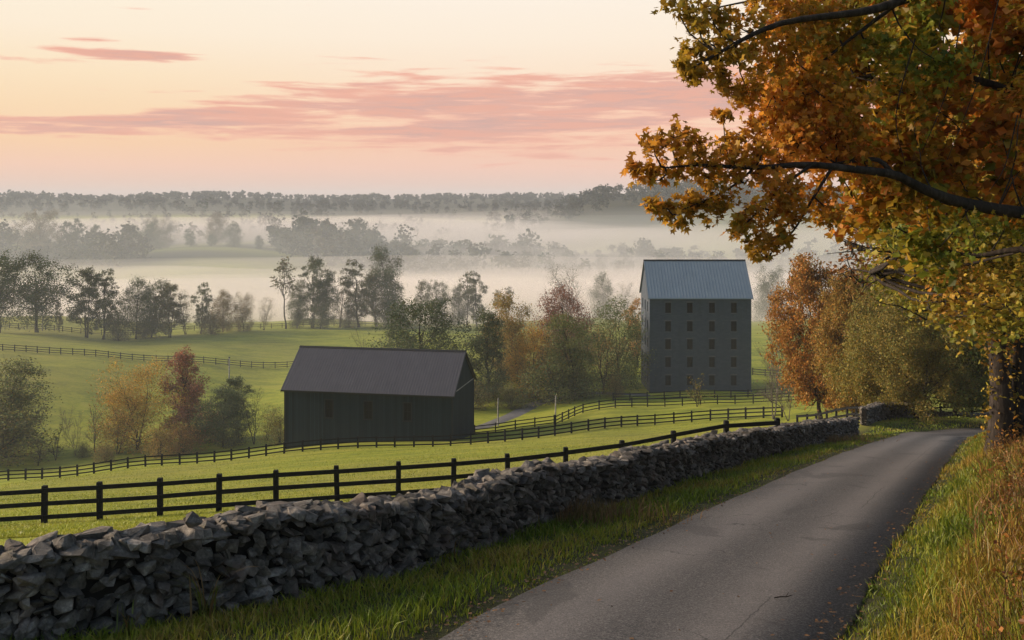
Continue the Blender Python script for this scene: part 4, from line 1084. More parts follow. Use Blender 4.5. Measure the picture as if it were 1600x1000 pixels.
def build_mill():
    x0, x1 = at(1015, 0, 175)[0], at(1174, 0, 175)[0]; L = x1 - x0; W = 11.6; H = (612 - 464) / F * 175; zb = CZ - (612 - HY) / F * 175
    root = empty('stone_mill', (x0, 175, zb), 'tall five-storey grey stone mill with blue metal gable roof', 'mill')
    rise = 6.0
    ops = []
    for py in (481, 510, 538, 566, 594.5):
        for px in (1044, 1078, 1112.5, 1146.7):
            cx = (px - 1015) / F * 175; cz = (612 - py) / F * 175; ops.append((cx - 0.5, cx + 0.5, cz - 0.9, cz + 0.9))
    side = []
    for py in (481, 510, 538, 566, 594.5):
        for cy in (2.4, 5.8, 9.2):
            cz = (612 - py) / F * 175; side.append((cy - 0.55, cy + 0.55, cz - 0.9, cz + 0.9))
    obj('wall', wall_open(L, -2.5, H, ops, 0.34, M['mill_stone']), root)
    # gable side wall facing the glow on the left
    sw = wall_open(W, -2.5, H, side, 0.34)
    for v in sw.vertices: v.co = Vector((v.co.y, v.co.x, v.co.z))
    sw.flip_normals(); sw.materials.append(M['mill_stone'])
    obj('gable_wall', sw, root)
    for x, fl in ((0, True), (L, False)):
        q = MB(); p = [(x, 0, H), (x, W, H), (x, W / 2, H + rise)]; q.poly(p[::-1] if fl else p); obj('gable', q.mesh('gable', M['mill_stone']), root)
    q = MB(); q.poly([(L, 0, -2.5), (L, W, -2.5), (L, W, H), (L, 0, H)]); obj('gable_wall', q.mesh('gable_wall', M['mill_stone']), root)
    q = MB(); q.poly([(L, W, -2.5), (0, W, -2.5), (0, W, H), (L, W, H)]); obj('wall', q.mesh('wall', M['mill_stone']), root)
    window_set(root, ops, 0.34, 0.07, (0.5,), 'pale_stone')
    window_set(root, side, 0.34, 0.07, (0.5,), 'pale_stone', swap=True)
    rf = obj('roof', roof_mesh(L, W, H + 0.16, rise, 0.35, 0.28, 0.55, 0.05, 0.06, M['mill_roof_metal'], 0.16), root)
    k = rise / (W / 2); cap = MB()
    for sg in (-1, 1):
        a = [(-0.3, W / 2, H + 0.16 + rise + 0.10), (L + 0.3, W / 2, H + 0.16 + rise + 0.10), (L + 0.3, W / 2 + sg * 0.25, H + 0.16 + rise - 0.25 * k + 0.09), (-0.3, W / 2 + sg * 0.25, H + 0.16 + rise - 0.25 * k + 0.09)]
        cap.poly(a if sg < 0 else a[::-1])
    obj('ridge_cap', cap.mesh('ridge_cap', M['dark_trim']), rf)
    for x in (-0.30, L + 0.24):
        for sg in (-1, 1):
            t = MB(); run = W / 2 + 0.35; zr = H + 0.16 + rise
            p = [(x, W / 2, zr - 0.02), (x, W / 2 + sg * run, zr - k * run - 0.02), (x, W / 2 + sg * run, zr - k * run - 0.26), (x, W / 2, zr - 0.26)]
            q2 = [(a[0] + 0.05, a[1], a[2]) for a in p]
            t.poly(p); t.poly(q2[::-1])
            for i in range(4): t.poly([p[i], q2[i], q2[(i + 1) % 4], p[(i + 1) % 4]])
            obj('barge_board', t.mesh('barge_board', M['dark_trim']), rf)
    t = MB(); t.box((-0.12, -0.06, -2.5), (L + 0.12, -0.003, 0.35)); obj('plinth', t.mesh('plinth', M['mill_stone']), root)
    t = MB(); t.box((-0.05, -0.10, H - 0.22), (L + 0.05, -0.003, H + 0.02)); obj('cornice', t.mesh('cornice', M['dark_trim']), root)
build_mill()

# ------------------------------------------------------------------ dry-stone walls
def stone_proto(seed, near):
    rg = np.random.default_rng(seed)
    n = 15
    p = rg.normal(0, 1, (n, 3)); p /= np.linalg.norm(p, axis=1)[:, None]
    p = np.sign(p) * np.abs(p) ** 0.62; p *= rg.uniform(0.82, 1.06, (n, 1))
    p = p / np.abs(p).max(0) * 0.5
    bm = bmesh.new()
    for q in p: bm.verts.new(q)
    r = bmesh.ops.convex_hull(bm, input=bm.verts[:])
    for v in [g for g in bm.verts if not g.link_faces]: bm.verts.remove(v)
    if near:
        bmesh.ops.bevel(bm, geom=bm.edges[:], offset=0.045, segments=2, profile=0.6, affect='EDGES', clamp_overlap=True)
        for v in bm.verts: v.co += Vector(rg.normal(0, 0.011, 3))
    bmesh.ops.triangulate(bm, faces=bm.faces[:])
    bmesh.ops.recalc_face_normals(bm, faces=bm.faces[:])
    me = bpy.data.meshes.new('stone'); bm.to_mesh(me); bm.free()
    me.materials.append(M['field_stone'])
    a = me.color_attributes.new('col', 'FLOAT_COLOR', 'POINT'); t = np.tile((*([float(np.random.default_rng(seed + 5).uniform(0.45, 1.5))] * 3), 1), (len(me.vertices), 1)).astype(np.float32); a.data.foreach_set('color', t.ravel())
    return me
STONES_NEAR = [stone_proto(200 + k, True) for k in range(24)]
STONES_FAR = [stone_proto(200 + k, False) for k in range(24)]
def _arr(me):
    v = np.empty(len(me.vertices) * 3, np.float32); me.vertices.foreach_get('co', v)
    f = np.array([p.vertices[:] for p in me.polygons]); return v.reshape(-1, 3), f, me.color_attributes['col'].data[0].color[0]
FAR_ARR = [_arr(m) for m in STONES_FAR]

def dry_wall(name, label, pts, height, n_near, seed, thick=0.62, ln=(0.10, 0.26), hg=0.112, end_s=None):
    rg = np.random.default_rng(seed)
    path = spline(np.array([(x, y, 0) for x, y in pts]), 400)[:, :2]
    seg = np.hypot(*np.diff(path, axis=0).T); cum = np.concatenate([[0], np.cumsum(seg)]); Ltot = cum[-1]
    base = terrain(path[:, 0], path[:, 1], False)
    base = np.convolve(np.pad(base, 12, 'edge'), np.ones(25) / 25, 'valid')
    tan = np.gradient(path, axis=0); tan /= np.linalg.norm(tan, axis=1)[:, None]
    back = np.stack([-tan[:, 1], tan[:, 0]], 1)         # away from the lane
    def frame(s):
        q = [np.interp(s, cum, a) for a in (path[:, 0], path[:, 1], base, tan[:, 0], tan[:, 1], back[:, 0], back[:, 1])]
        return q
    top = lambda s: height * (1 + 0.05 * math.sin(s * 0.9 + seed) + 0.03 * math.sin(s * 2.3))
    S = []                                               # s, u, z, l, t, h
    nrow = int(round((height - 0.10) / hg))
    for row in range(nrow + 1):
        s = rg.uniform(0, 0.2)
        while s < Ltot:
            l = rg.uniform(*ln) * (1.15 if row == 0 else 1.0); h = hg * rg.uniform(0.7, 1.5)
            if rg.uniform() < 0.10: l *= 1.5; h *= 1.35
            z = (row + 0.42) * hg * top(s) / height + rg.normal(0, 0.022)
            u = 0.13 + 0.05 * row / nrow + rg.normal(0, 0.05)
            S.append((s + l / 2, u, z, l * 1.08, rg.uniform(0.26, 0.40), h * 1.12))
            if rg.uniform() < 0.25: S.append((s + l / 2 + rg.normal(0, 0.08), u - 0.05, z + rg.normal(0, 0.06), l * 0.55, 0.2, h * 0.7))
            s += l * rg.uniform(0.86, 1.0)
    for row in range(nrow + 1):                          # the field side
        s = rg.uniform(0, 0.2)
        while s < Ltot:
            l = rg.uniform(*ln) * 2.0; h = hg * rg.uniform(1.0, 1.5)
            S.append((s + l / 2, thick - 0.13 + rg.normal(0, 0.03), (row + 0.45) * hg * top(s) / height, l * 1.12, 0.3, h * 1.15)); s += l * 0.95
    for u in (0.09, 0.22, 0.34, 0.45, 0.56):                   # rough coping
        s = rg.uniform(0, 0.2)
        while s < Ltot:
            l = rg.uniform(0.16, 0.36); S.append((s + l / 2, u + rg.normal(0, 0.04), top(s) - 0.05 + rg.normal(0, 0.02), l * 1.1, rg.uniform(0.16, 0.28), rg.uniform(0.09, 0.18))); s += l * rg.uniform(0.8, 1.0)
    x0, y0, b0 = frame(0.0)[:3]
    root = empty(name, (x0, y0, b0), label, 'stone wall'); root['kind'] = 'thing'
    org = np.array((x0, y0, b0))
    rec = []
    for (s, u, z, l, t, h) in S:
        x, y, b, tx, ty, bx, by = frame(s)
        c = np.array((x + bx * u, y + by * u, b + z - 0.03))
        fl = 0.5 if z > height - 0.12 else 1.0
        e = Euler((rg.normal(0, 0.3 * fl), rg.normal(0, 0.38 * fl), math.atan2(ty, tx) + rg.normal(0, 0.3)))
        px = c[0] / c[1] * F + 800
        vis = (u < 0.4 or z > height - 0.2) and -25 < px < 1625 and (HY + (CZ - c[2]) / c[1] * F) < 1012
        rec.append((vis, l * h / c[1] ** 2, c, e, (l, t, h), rg.integers(0, 24)))
    order = sorted(range(len(rec)), key=lambda k: -(rec[k][1] if rec[k][0] else 0))
    near = set(order[:n_near])
    V = []; Fc = []; Cl = []; n = 0
    for k, (vis, a, c, e, sc_, pid) in enumerate(rec):
        if k in near:
            obj('stone', STONES_NEAR[pid], root, loc=c - org, rot=e, scale=sc_)
        else:
            v, f, tn = FAR_ARR[pid]; Cl.append(np.full((len(v), 3), tn))
            m = np.array(e.to_matrix())
            V.append((v * np.array(sc_)) @ m.T + (c - org)); Fc.append(f + n); n += len(v)
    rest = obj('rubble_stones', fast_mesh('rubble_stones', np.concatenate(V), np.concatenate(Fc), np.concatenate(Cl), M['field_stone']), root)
    rest['kind'] = 'stuff'
    # dark core that closes the joints
    us, zs = (0.14, thick - 0.14), (-0.35, None)
    ring = []
    for s in np.linspace(0.06, Ltot - 0.06, 180):
        x, y, b, tx, ty, bx, by = frame(s)
        for u, z in ((us[0], -0.35), (us[1], -0.35), (us[1], top(s) - 0.12), (us[0], top(s) - 0.12)):
            ring.append((x + bx * u - x0, y + by * u - y0, b + z - b0))
    f = []
    for k in range(179):
        for j in range(4): f.append((k * 4 + j, k * 4 + (j + 1) % 4, k * 4 + 4 + (j + 1) % 4, k * 4 + 4 + j))
    f += [(0, 1, 2, 3), (179 * 4 + 3, 179 * 4 + 2, 179 * 4 + 1, 179 * 4)]
    obj('core', fast_mesh('core', np.array(ring), np.array(f), mat=M['wall_core']), root)
    return root
WALL_PTS = [(-16.5, 8.3), (-10.5, 9.4), (-5.0, 11.5), (-2.75, 13.4), (-1.5, 15.3), (0.0, 18.0), (1.15, 20.6), (3.0, 24.2), (6.2, 31), (10.1, 39.2), (16.4, 52), (20.5, 60.5), (22.4, 64.2)]
dry_wall('dry_stone_wall', 'long grey dry-stone wall following the lane from the lower left', WALL_PTS, 1.06, 300, 1)
dry_wall('dry_stone_wall', 'short grey stone wall beyond the gap, where the lane bends', [(25.6, 71.5), (28.4, 76.5), (31.0, 79.0), (33.6, 80.2)], 1.25, 60, 2)
dry_wall('dry_stone_wall', 'low dark stone wall farthest round the bend', [(34.6, 82.5), (38.0, 85.5), (42.0, 87.0), (47.0, 87.5)], 0.95, 40, 3)

# ------------------------------------------------------------------ the big maple over the lane
def at_many(pts): return np.array([at(*p) for p in pts])
_o = []
def maple_outline():
    lobes = [(90, 1.0), (38, 0.86), (142, 0.86), (-12, 0.56), (192, 0.56)]
    pts = []
    for k, (a, r) in enumerate(sorted(lobes, key=lambda t: t[0])):
        pts.append((a, r))
    pts = sorted(pts)                                    # -12, 38, 90, 142, 192
    out = [(-90, 0.10), (-52, 0.30)]
    for k, (a, r) in enumerate(pts):
        out.append((a, r))
        if k < 4: out.append(((a + pts[k + 1][0]) / 2, 0.42))
    out.append((232, 0.30))
    return np.array([(math.cos(R(a)) * r, math.sin(R(a)) * r) for a, r in out])
MO = maple_outline()
def maple_leaves(P, size, rg, hang=0.5):
    """lobed leaves: a fan round the leaf's middle, cupped a little"""
    n = len(P); m = len(MO)
    tip = rg.normal(0, 1, (n, 3)); tip[:, 2] -= hang; tip /= np.linalg.norm(tip, axis=1)[:, None]
    nr = rg.normal(0, 0.75, (n, 3)); nr[:, 2] += 0.9
    sd = np.cross(tip, nr); sd /= np.linalg.norm(sd, axis=1)[:, None] + 1e-9
    up = np.cross(sd, tip)
    L = (size * rg.uniform(0.6, 1.25, n) * 0.62)[:, None, None]
    cup = (0.18 * rg.uniform(-0.4, 1.6, n))[:, None, None] * (np.abs(MO[:, 0]) + 0.3 * MO[:, 1] ** 2)[None, :, None]
    v = P[:, None] + L * (sd[:, None] * MO[None, :, :1] + tip[:, None] * MO[None, :, 1:] + up[:, None] * cup)
    v = np.concatenate([P[:, None], v], 1)
    b = np.arange(n)[:, None, None] * (m + 1)
    tri = np.array([(0, 1 + k, 1 + (k + 1) % m) for k in range(m)])
    return v.reshape(-1, 3), (b + tri[None]).reshape(-1, 3), m + 1

def leaf_colors(P, rg, pal):
    """mix of the palette in patches, varied leaf by leaf"""
    q = np.sin(P[:, 0] * 1.9 + 1) + np.sin(P[:, 1] * 1.3 + 2) + np.sin(P[:, 2] * 2.1) + rg.normal(0, 0.9, len(P))
    q = np.clip((q + 3.2) / 6.4, 0, 0.999) * (len(pal) - 1)
    i = q.astype(int); f = (q - i)[:, None]; pal = np.array(pal)
    c = pal[i] * (1 - f) + pal[np.minimum(i + 1, len(pal) - 1)] * f
    return c * np.clip(rg.normal(1, 0.28, len(P)), 0.45, 1.8)[:, None]

MAPLE_PAL = [(0.10, 0.115, 0.018), (0.20, 0.155, 0.020), (0.36, 0.20, 0.022), (0.42, 0.18, 0.022), (0.38, 0.125, 0.022), (0.34, 0.17, 0.020)]
def build_maple():
    rg = np.random.default_rng(77)
    bx, by = 10.6, 14.6; bz = tz(bx, by)
    root = empty('maple_tree', (bx, by, bz), 'big maple with amber leaves hanging over the lane from the right picture edge', 'tree')
    org = np.array((bx, by, bz))
    T = Tubes()
    W = lambda pts: at_many(pts)
    trunk = np.array([(bx, by, bz - 0.4), (bx - 0.05, by, bz + 1.5), (bx - 0.15, by - 0.1, bz + 3.4), (bx - 0.2, by - 0.2, bz + 5.4), (bx - 0.5, by - 0.3, bz + 8.5), (bx - 0.4, by, bz + 12)])
    T.add(spline(trunk, 14) - org, np.linspace(0.50, 0.16, 14), 12)
    limbs = []
    def limb(pts, r0, r1, n=16, sides=8):
        p = spline(np.asarray(pts), n); T.add(p - org, np.linspace(r0, r1, n), sides); limbs.append(p); return p
    tr = lambda h: np.array((bx - 0.15, by - 0.1, bz + h))
    limb(np.vstack([[tr(4.0)], W([(1700, 338, 13.2), (1600, 333, 12.8), (1500, 316, 12.5), (1438, 293, 12.2), (1398, 273, 12.0), (1330, 264, 11.8), (1258, 257, 11.6), (1180, 262, 11.5), (1100, 258, 11.3), (1040, 262, 11.2)])]), 0.10, 0.009, 26)
    limb(W([(1395, 272, 12.0), (1372, 250, 12.0), (1330, 252, 12.1), (1250, 262, 12.2), (1180, 235, 12.3), (1120, 230, 12.3)]), 0.035, 0.008)
    limb(W([(1300, 262, 11.7), (1270, 310, 11.6), (1240, 360, 11.5), (1205, 395, 11.5)]), 0.022, 0.006)
    limb(W([(1268, 258, 11.6), (1225, 290, 11.5), (1170, 345, 11.4), (1150, 365, 11.4)]), 0.020, 0.006)
    limb(W([(1180, 262, 11.5), (1130, 300, 11.4), (1060, 330, 11.3)]), 0.016, 0.005)
    limb(np.vstack([[tr(6.4)], W([(1720, 10, 13.4), (1600, -35, 13), (1480, -25, 12.6), (1410, 0, 12.3), (1350, 18, 12.1), (1240, 32, 12), (1180, 52, 11.9), (1110, 90, 11.8), (1075, 110, 11.8)])]), 0.10, 0.008, 24)
    limb(W([(1410, 0, 12.3), (1330, 60, 12.4), (1270, 110, 12.5), (1210, 170, 12.5)]), 0.03, 0.006)
    limb(W([(1480, -25, 12.6), (1300, -20, 12.8), (1180, 0, 12.8), (1080, 20, 12.8)]), 0.035, 0.006)
    limb(np.vstack([[tr(5.2)], W([(1690, 190, 14.5), (1600, 150, 14.8), (1500, 120, 14.6), (1420, 135, 14.2), (1340, 120, 13.8), (1260, 150, 13.5)])]), 0.10, 0.008, 20)
    limb(W([(1430, 135, 14.2), (1370, 175, 14), (1355, 240, 13.8), (1330, 300, 13.6)]), 0.03, 0.006)
    limb(np.vstack([[tr(4.6)], W([(1680, 270, 15.5), (1580, 240, 16), (1480, 235, 16), (1380, 215, 15.6), (1300, 225, 15)])]), 0.09, 0.008, 20)
    limb(np.vstack([[tr(3.6)], W([(1700, 420, 15.5), (1600, 390, 16), (1520, 400, 16.5), (1450, 380, 16.5), (1390, 350, 16)])]), 0.085, 0.008, 18)
    for k in range(9):                                   # limbs away from the picture, so that the tree is whole
        a = R(-70 + k * 27); z = bz + 4.5 + (k % 4) * 1.7; e = np.array((bx + math.cos(a) * 5, by + math.sin(a) * 5, z + 2.2))
        limb(curve_pts(tr(z - bz - 0.3), e, (0, 0, -0.4), 6, 0.15, rg), 0.10, 0.015, 10)
    # leaf sprays: explicit outline sprays first, then the mass of the crown
    L = []
    for px, py, r, d in [
        (1003, 266, 20, 11.2), (1022, 232, 24, 11.2), (1030, 272, 26, 11.2), (1052, 215, 26, 11.3), (1062, 255, 32, 11.3), (1088, 225, 30, 11.4), (1098, 265, 36, 11.4), (1125, 240, 36, 11.5), (1140, 275, 38, 11.5), (1155, 215, 22, 11.6),
        (1175, 240, 36, 11.6), (1190, 275, 40, 11.6), (1130, 180, 14, 11.5), (1030, 325, 22, 11.3), (1052, 340, 26, 11.3), (1078, 318, 28, 11.4), (1105, 330, 28, 11.4), (1130, 312, 28, 11.4), (1168, 365, 28, 11.4), (1188, 395, 26, 11.5), (1210, 375, 30, 11.5),
        (1165, 335, 26, 11.4), (1200, 335, 32, 11.5), (1235, 345, 30, 11.5), (1240, 300, 34, 11.6), (1215, 310, 30, 11.5), (1280, 300, 36, 11.7), (1290, 335, 26, 11.8), (1215, 250, 38, 11.8), (1250, 225, 40, 12.0),
        (1060, 8, 26, 12.0), (1085, 40, 30, 12.0), (1075, 78, 26, 11.9), (1062, 105, 16, 11.8), (1080, 115, 20, 11.8), (1110, 20, 36, 12.2), (1115, 70, 36, 12.0), (1110, 110, 28, 11.9), (1128, 128, 18, 11.9), (1150, 40, 42, 12.2), (1150, 95, 40, 12.0),
        (1165, 135, 34, 12.1), (1150, 150, 20, 12.0), (1195, 60, 46, 12.3), (1200, 115, 46, 12.3), (1200, 165, 40, 12.4), (1190, 195, 24, 12.4), (1235, 190, 40, 12.5), (1245, 90, 50, 12.4), (1250, 145, 50, 12.5), (1300, 60, 60, 12.6), (1290, 15, 55, 12.6), (1230, 15, 55, 12.6), (1170, -5, 40, 12.4)]:
        L.append((at(px, py, d), r / F * d, d))
    for _ in range(150):
        px = rg.uniform(1215, 1680); py = rg.uniform(-60, 400 if px > 1420 else 330 if px > 1330 else 250); d = rg.uniform(11.6, 17.5)
        if px > 1330: d += 0.6
        L.append((at(px, py, d), rg.uniform(38, 66) / F * 12.5, d))
    for _ in range(70):                                  # the rest of the crown, above and beyond the frame
        a = rg.uniform(0, 6.28); rr = 5.5 * math.sqrt(rg.uniform(0.05, 1)); h = rg.uniform(5.5, 13)
        L.append((np.array((bx + 0.8 + math.cos(a) * rr, by + 1 + math.sin(a) * rr, bz + h)), rg.uniform(0.5, 0.9), 15))
    allp = np.concatenate(limbs)
    P = []
    for c, r, d in L:
        cnt = int(60 + 1000 * r * r)
        k = 7; q = rg.normal(0, 1, (k, 3)); q /= np.linalg.norm(q, axis=1)[:, None]; q *= (rg.uniform(0.1, 1, k) ** 0.6)[:, None] * r * np.array((1, 1, 0.85))
        who = rg.integers(0, k, cnt)
        P.append(c + q[who] + rg.normal(0, 0.26 * r, (cnt, 3)))
        near = allp[np.argmin(((allp - c) ** 2).sum(1))]
        if np.linalg.norm(near - c) > 0.12:
            st = near; T.add(curve_pts(st, c, rg.normal(0, 0.05, 3), 5, 0.02, rg) - org, np.linspace(0.014, 0.006, 5), 4)
        for j in range(3): T.add(curve_pts(c, c + q[j], rg.normal(0, 0.04, 3), 4, 0, rg) - org, np.linspace(0.006, 0.003, 4), 3)
    for (a, b, c_) in [((1430, 60, 12), (1400, 180, 12), (1415, 260, 12)), ((1560, 0, 12.2), (1530, 120, 12.2), (1480, 250, 12.2)), ((1500, 40, 12.4), (1480, 140, 12.4), (1440, 240, 12.4)), ((1590, 180, 12), (1570, 260, 12), (1545, 300, 12))]:
        T.add(spline(at_many([a, b, c_]), 9) - org, np.linspace(0.010, 0.004, 9), 4)   # bare hanging twigs
    P = np.concatenate(P)
    col0 = P[:, 0] / P[:, 1] * F + 800
    lobed = (P[:, 1] < 12.9) | (col0 < 1260) | (rg.uniform(0, 1, len(P)) < 0.12)      # leaves deep inside the crown are built simpler
    P = np.concatenate([P[lobed], P[~lobed]]); nl = int(lobed.sum())
    v, f, m = maple_leaves(P[:nl] - org, 0.122, rg)
    v2, f2 = leaf_quads(P[nl:] - org, 0.15, rg)
    v = np.vstack([v, v2]); f = np.vstack([f, f2 + nl * m])
    # red-tinged outer twigs upper right
    colA = leaf_colors(P, rg, [(0.27, 0.19, 0.022), (0.42, 0.24, 0.026), (0.52, 0.235, 0.028), (0.50, 0.18, 0.028), (0.40, 0.20, 0.026)])
    colB = leaf_colors(P, rg, [(0.11, 0.15, 0.02), (0.19, 0.20, 0.022), (0.36, 0.245, 0.025), (0.50, 0.22, 0.028), (0.48, 0.145, 0.028), (0.20, 0.20, 0.022)])
    side_ = sstep(P[:, 0] / P[:, 1] * F + 800 + rg.normal(0, 40, len(P)), 1150, 1380)[:, None]; col = colA * (1 - side_) + colB * side_
    col = np.vstack([np.repeat(col[:nl], m, axis=0), np.repeat(col[nl:], 4, axis=0)])
    obj('trunk', T.mesh('trunk', M['bark']), root)
    obj('crown', fast_mesh('crown', v, f, col, M['maple_leaf']), root, color=(1, 1, 1))
build_maple()

def roadside_tree(label, px, d, seed, H, tr, lobes_px, pal, leaf, dens, ivy, limbs_px=(), twin=None):
    """a tree at the bend, its crown given as sprays (column, row, radius, distance)"""
    rg = np.random.default_rng(seed)
    g = ground_of(px, d); root = empty('roadside_tree', tuple(g), label, 'tree', 'tall trees on the bank right of the lane')
    T = Tubes()
    p = np.array([(0, 0, -0.5), (0.05, 0, H * 0.15), (-0.1, 0.1, H * 0.35), (0.1, 0.1, H * 0.6), (0, 0, H * 0.95)])
    sp = spline(p, 14); rad = np.linspace(tr, tr * 0.25, 14); rad[0] *= 1.35; rad[1] *= 1.1; T.add(sp, rad, 10)
    if twin: T.add(spline(np.array([(twin, 0.3, -0.5), (twin * 1.15, 0.3, H * 0.2), (twin * 1.5, 0.5, H * 0.5), (twin * 1.9, 0.4, H * 0.8)]), 10), np.linspace(tr * 0.7, tr * 0.18, 10), 9)
    allp = [sp[4:]]
    for lp, r0 in limbs_px:
        w = spline(at_many(lp), 14) - g
        z = float(np.clip(w[0][2] - 0.8, 1.0, H * 0.8)); st = np.array((np.interp(z, sp[:, 2], sp[:, 0]), 0, z))
        w = np.vstack([[st], w]); T.add(w, np.linspace(r0, 0.015, len(w)), 7); allp.append(w)
        for k in range(7):
            i = rg.integers(5, len(w)); e = w[i] + rg.normal(0, 0.9, 3) + np.array((-0.6, 0, 0.2))
            T.add(curve_pts(w[i], e, rg.normal(0, 0.12, 3), 5, 0.05, rg), np.linspace(0.03, 0.008, 5), 4)
    allp = np.concatenate(allp)
    P = []
    for a, b, r, q in lobes_px:
        c = at(a, b, q) - g; r = r / F * q
        cnt = int(dens * r * r)
        k = 9; o_ = rg.normal(0, 1, (k, 3)); o_ /= np.linalg.norm(o_, axis=1)[:, None]; o_ *= (rg.uniform(0.1, 1, k) ** 0.5)[:, None] * r * np.array((1, 1, 0.8))
        P.append(c + o_[rg.integers(0, k, cnt)] + rg.normal(0, 0.27 * r, (cnt, 3)))
        lower = allp[allp[:, 2] < c[2] + 0.5]; lower = lower if len(lower) else allp
        near = lower[np.argmin(((lower - c) ** 2).sum(1))]
        T.add(curve_pts(near, c, (0, 0, -0.2), 6, 0.06, rg), np.linspace(0.06, 0.02, 6), 5)
        for j in range(4): T.add(curve_pts(c, c + o_[j], rg.normal(0, 0.1, 3), 4, 0, rg), np.linspace(0.02, 0.007, 4), 3)
    if ivy:                                              # creeper leaves round the trunk
        n = ivy; z = rg.uniform(0.3, H * 0.45, n); a = rg.uniform(0, 6.28, n); r = np.interp(z, sp[:, 2], rad) + np.abs(rg.normal(0.05, 0.16, n))
        P.append(np.stack([np.interp(z, sp[:, 2], sp[:, 0]) + np.cos(a) * r, np.sin(a) * r, z], 1))
    P = np.concatenate(P)
    v, f = leaf_quads(P, leaf, rg)
    obj('trunk', T.mesh('trunk', M['bark']), root)
    obj('crown', fast_mesh('crown', v, f, np.repeat(leaf_colors(P, rg, pal), 4, axis=0), M['leaf']), root, color=(1, 1, 1))

def build_roadside():
    rg = np.random.default_rng(3)
    palB = [(0.095, 0.125, 0.018), (0.16, 0.17, 0.02), (0.27, 0.22, 0.024), (0.36, 0.22, 0.026), (0.40, 0.18, 0.028)]
    lob = []
    for _ in range(95):
        px = rg.uniform(1400, 1720); py = rg.uniform(300, 500); d = rg.uniform(22, 38)
        if px < 1450 and py > 460: continue
        lob.append((px, py, rg.uniform(34, 62), d))
    for _ in range(40): lob.append((rg.uniform(1440, 1720), rg.uniform(150, 320), rg.uniform(40, 70), rg.uniform(28, 40)))
    for _ in range(16): lob.append((rg.uniform(1600, 1700), rg.uniform(470, 600), rg.uniform(20, 40), rg.uniform(36, 42)))
    roadside_tree('tall tree with ivy-clad dark trunk rising from the right bank', 1562, 35, 5, 15, 0.46, lob, palB, 0.15, 520, 700,
                  [([(1540, 430, 33), (1510, 385, 31), (1460, 378, 29), (1400, 395, 28), (1360, 425, 27.5)], 0.16), ([(1500, 460, 33), (1475, 455, 31), (1452, 470, 30), (1448, 500, 30)], 0.05)], twin=0.75)
    lob = [(rg.uniform(1310, 1440), rg.uniform(335, 440), rg.uniform(16, 34), rg.uniform(40, 50)) for _ in range(40)]
    lob += [(rg.uniform(1480, 1700), rg.uniform(250, 480), rg.uniform(40, 60), rg.uniform(44, 54)) for _ in range(40)]
    roadside_tree('rusty-leaved tree with thin bare branches reaching left over the bend', 1600, 47, 6, 18, 0.34, lob,
                  [(0.16, 0.075, 0.025), (0.22, 0.085, 0.026), (0.24, 0.105, 0.026), (0.13, 0.085, 0.025)], 0.19, 60, 1200,
                  [([(1540, 400, 45), (1470, 362, 45), (1420, 352, 45), (1370, 355, 45), (1335, 380, 45)], 0.10), ([(1520, 430, 46), (1440, 390, 46), (1390, 400, 46), (1350, 440, 46)], 0.08), ([(1500, 380, 46), (1430, 340, 46), (1380, 345, 46), (1340, 345, 46)], 0.06)])
build_roadside()

# ------------------------------------------------------------------ grass, weeds, leaf litter
def blades(name, label, xy, h, w, col, seed, lean=0.45, cat=None, sink=0.02, z=None):
    rg = np.random.default_rng(seed); n = len(xy)
    if z is None: z = terrain(xy[:, 0], xy[:, 1]) - sink
    b = np.column_stack([xy, z])
    a = rg.uniform(0, 6.28, n); sd = np.stack([np.cos(a), np.sin(a), np.zeros(n)], 1)
    la = rg.uniform(0, 6.28, n); lv = np.stack([np.cos(la), np.sin(la), np.zeros(n)], 1) * (h * lean * np.abs(rg.normal(0.6, 0.5, n)))[:, None]
    up = np.zeros((n, 3)); up[:, 2] = h
    W = (w * 0.5)[:, None]
    v = np.stack([b - sd * W, b + sd * W, b + up * 0.55 + lv * 0.32 + sd * W * 0.75, b + up * 0.55 + lv * 0.32 - sd * W * 0.75, b + up * 0.92 + lv], 1)
    k = np.arange(n)[:, None] * 5
    far = np.hypot(xy[:, 0], xy[:, 1]) > 30
    f = np.concatenate([k[~far] + np.array(t) for t in ((0, 1, 2), (0, 2, 3), (3, 2, 4))] + [k[far] + np.array((0, 1, 4))])
    me = fast_mesh(name, v.reshape(-1, 3), f, np.repeat(col, 5, axis=0), M['grass'])
    return add_prop(obj(name, me), label, kind='stuff')

def lane_sample(n, y0, y1, lat0, lat1, rg, bias=1.0):
    """random spots beside the lane, denser near the camera"""
    Y = LANE_XY[:, 1]; ok = np.where((Y > y0) & (Y < y1))[0]; ok = np.arange(ok.min(), ok.max() + 1)
    wgt = 1.0 / np.maximum(Y[ok], 6) ** bias; i = rg.choice(ok, n, p=wgt / wgt.sum())
    lat = rg.uniform(lat0, lat1, n)
    xy = LANE_XY[i] + LN[i] * lat[:, None] + LT[i] * rg.uniform(-0.3, 0.3, n)[:, None]
    return xy, lat
def patch(xy, s, ph): return 0.5 + 0.25 * (np.sin(xy[:, 0] * s + ph) * np.cos(xy[:, 1] * s * 0.8 + ph * 2) + np.sin(xy[:, 0] * s * 2.1 - xy[:, 1] * s * 1.7 + ph))
def palette(xy, rg, cols, s=0.9, ph=1.0, spread=0.22):
    q = np.clip(patch(xy, s, ph) + rg.normal(0, spread, len(xy)), 0, 0.999) * (len(cols) - 1); i = q.astype(int); f = (q - i)[:, None]; c = np.array(cols)
    return (c[i] * (1 - f) + c[np.minimum(i + 1, len(cols) - 1)] * f) * np.clip(rg.normal(1, 0.22, len(xy)), 0.5, 1.7)[:, None]

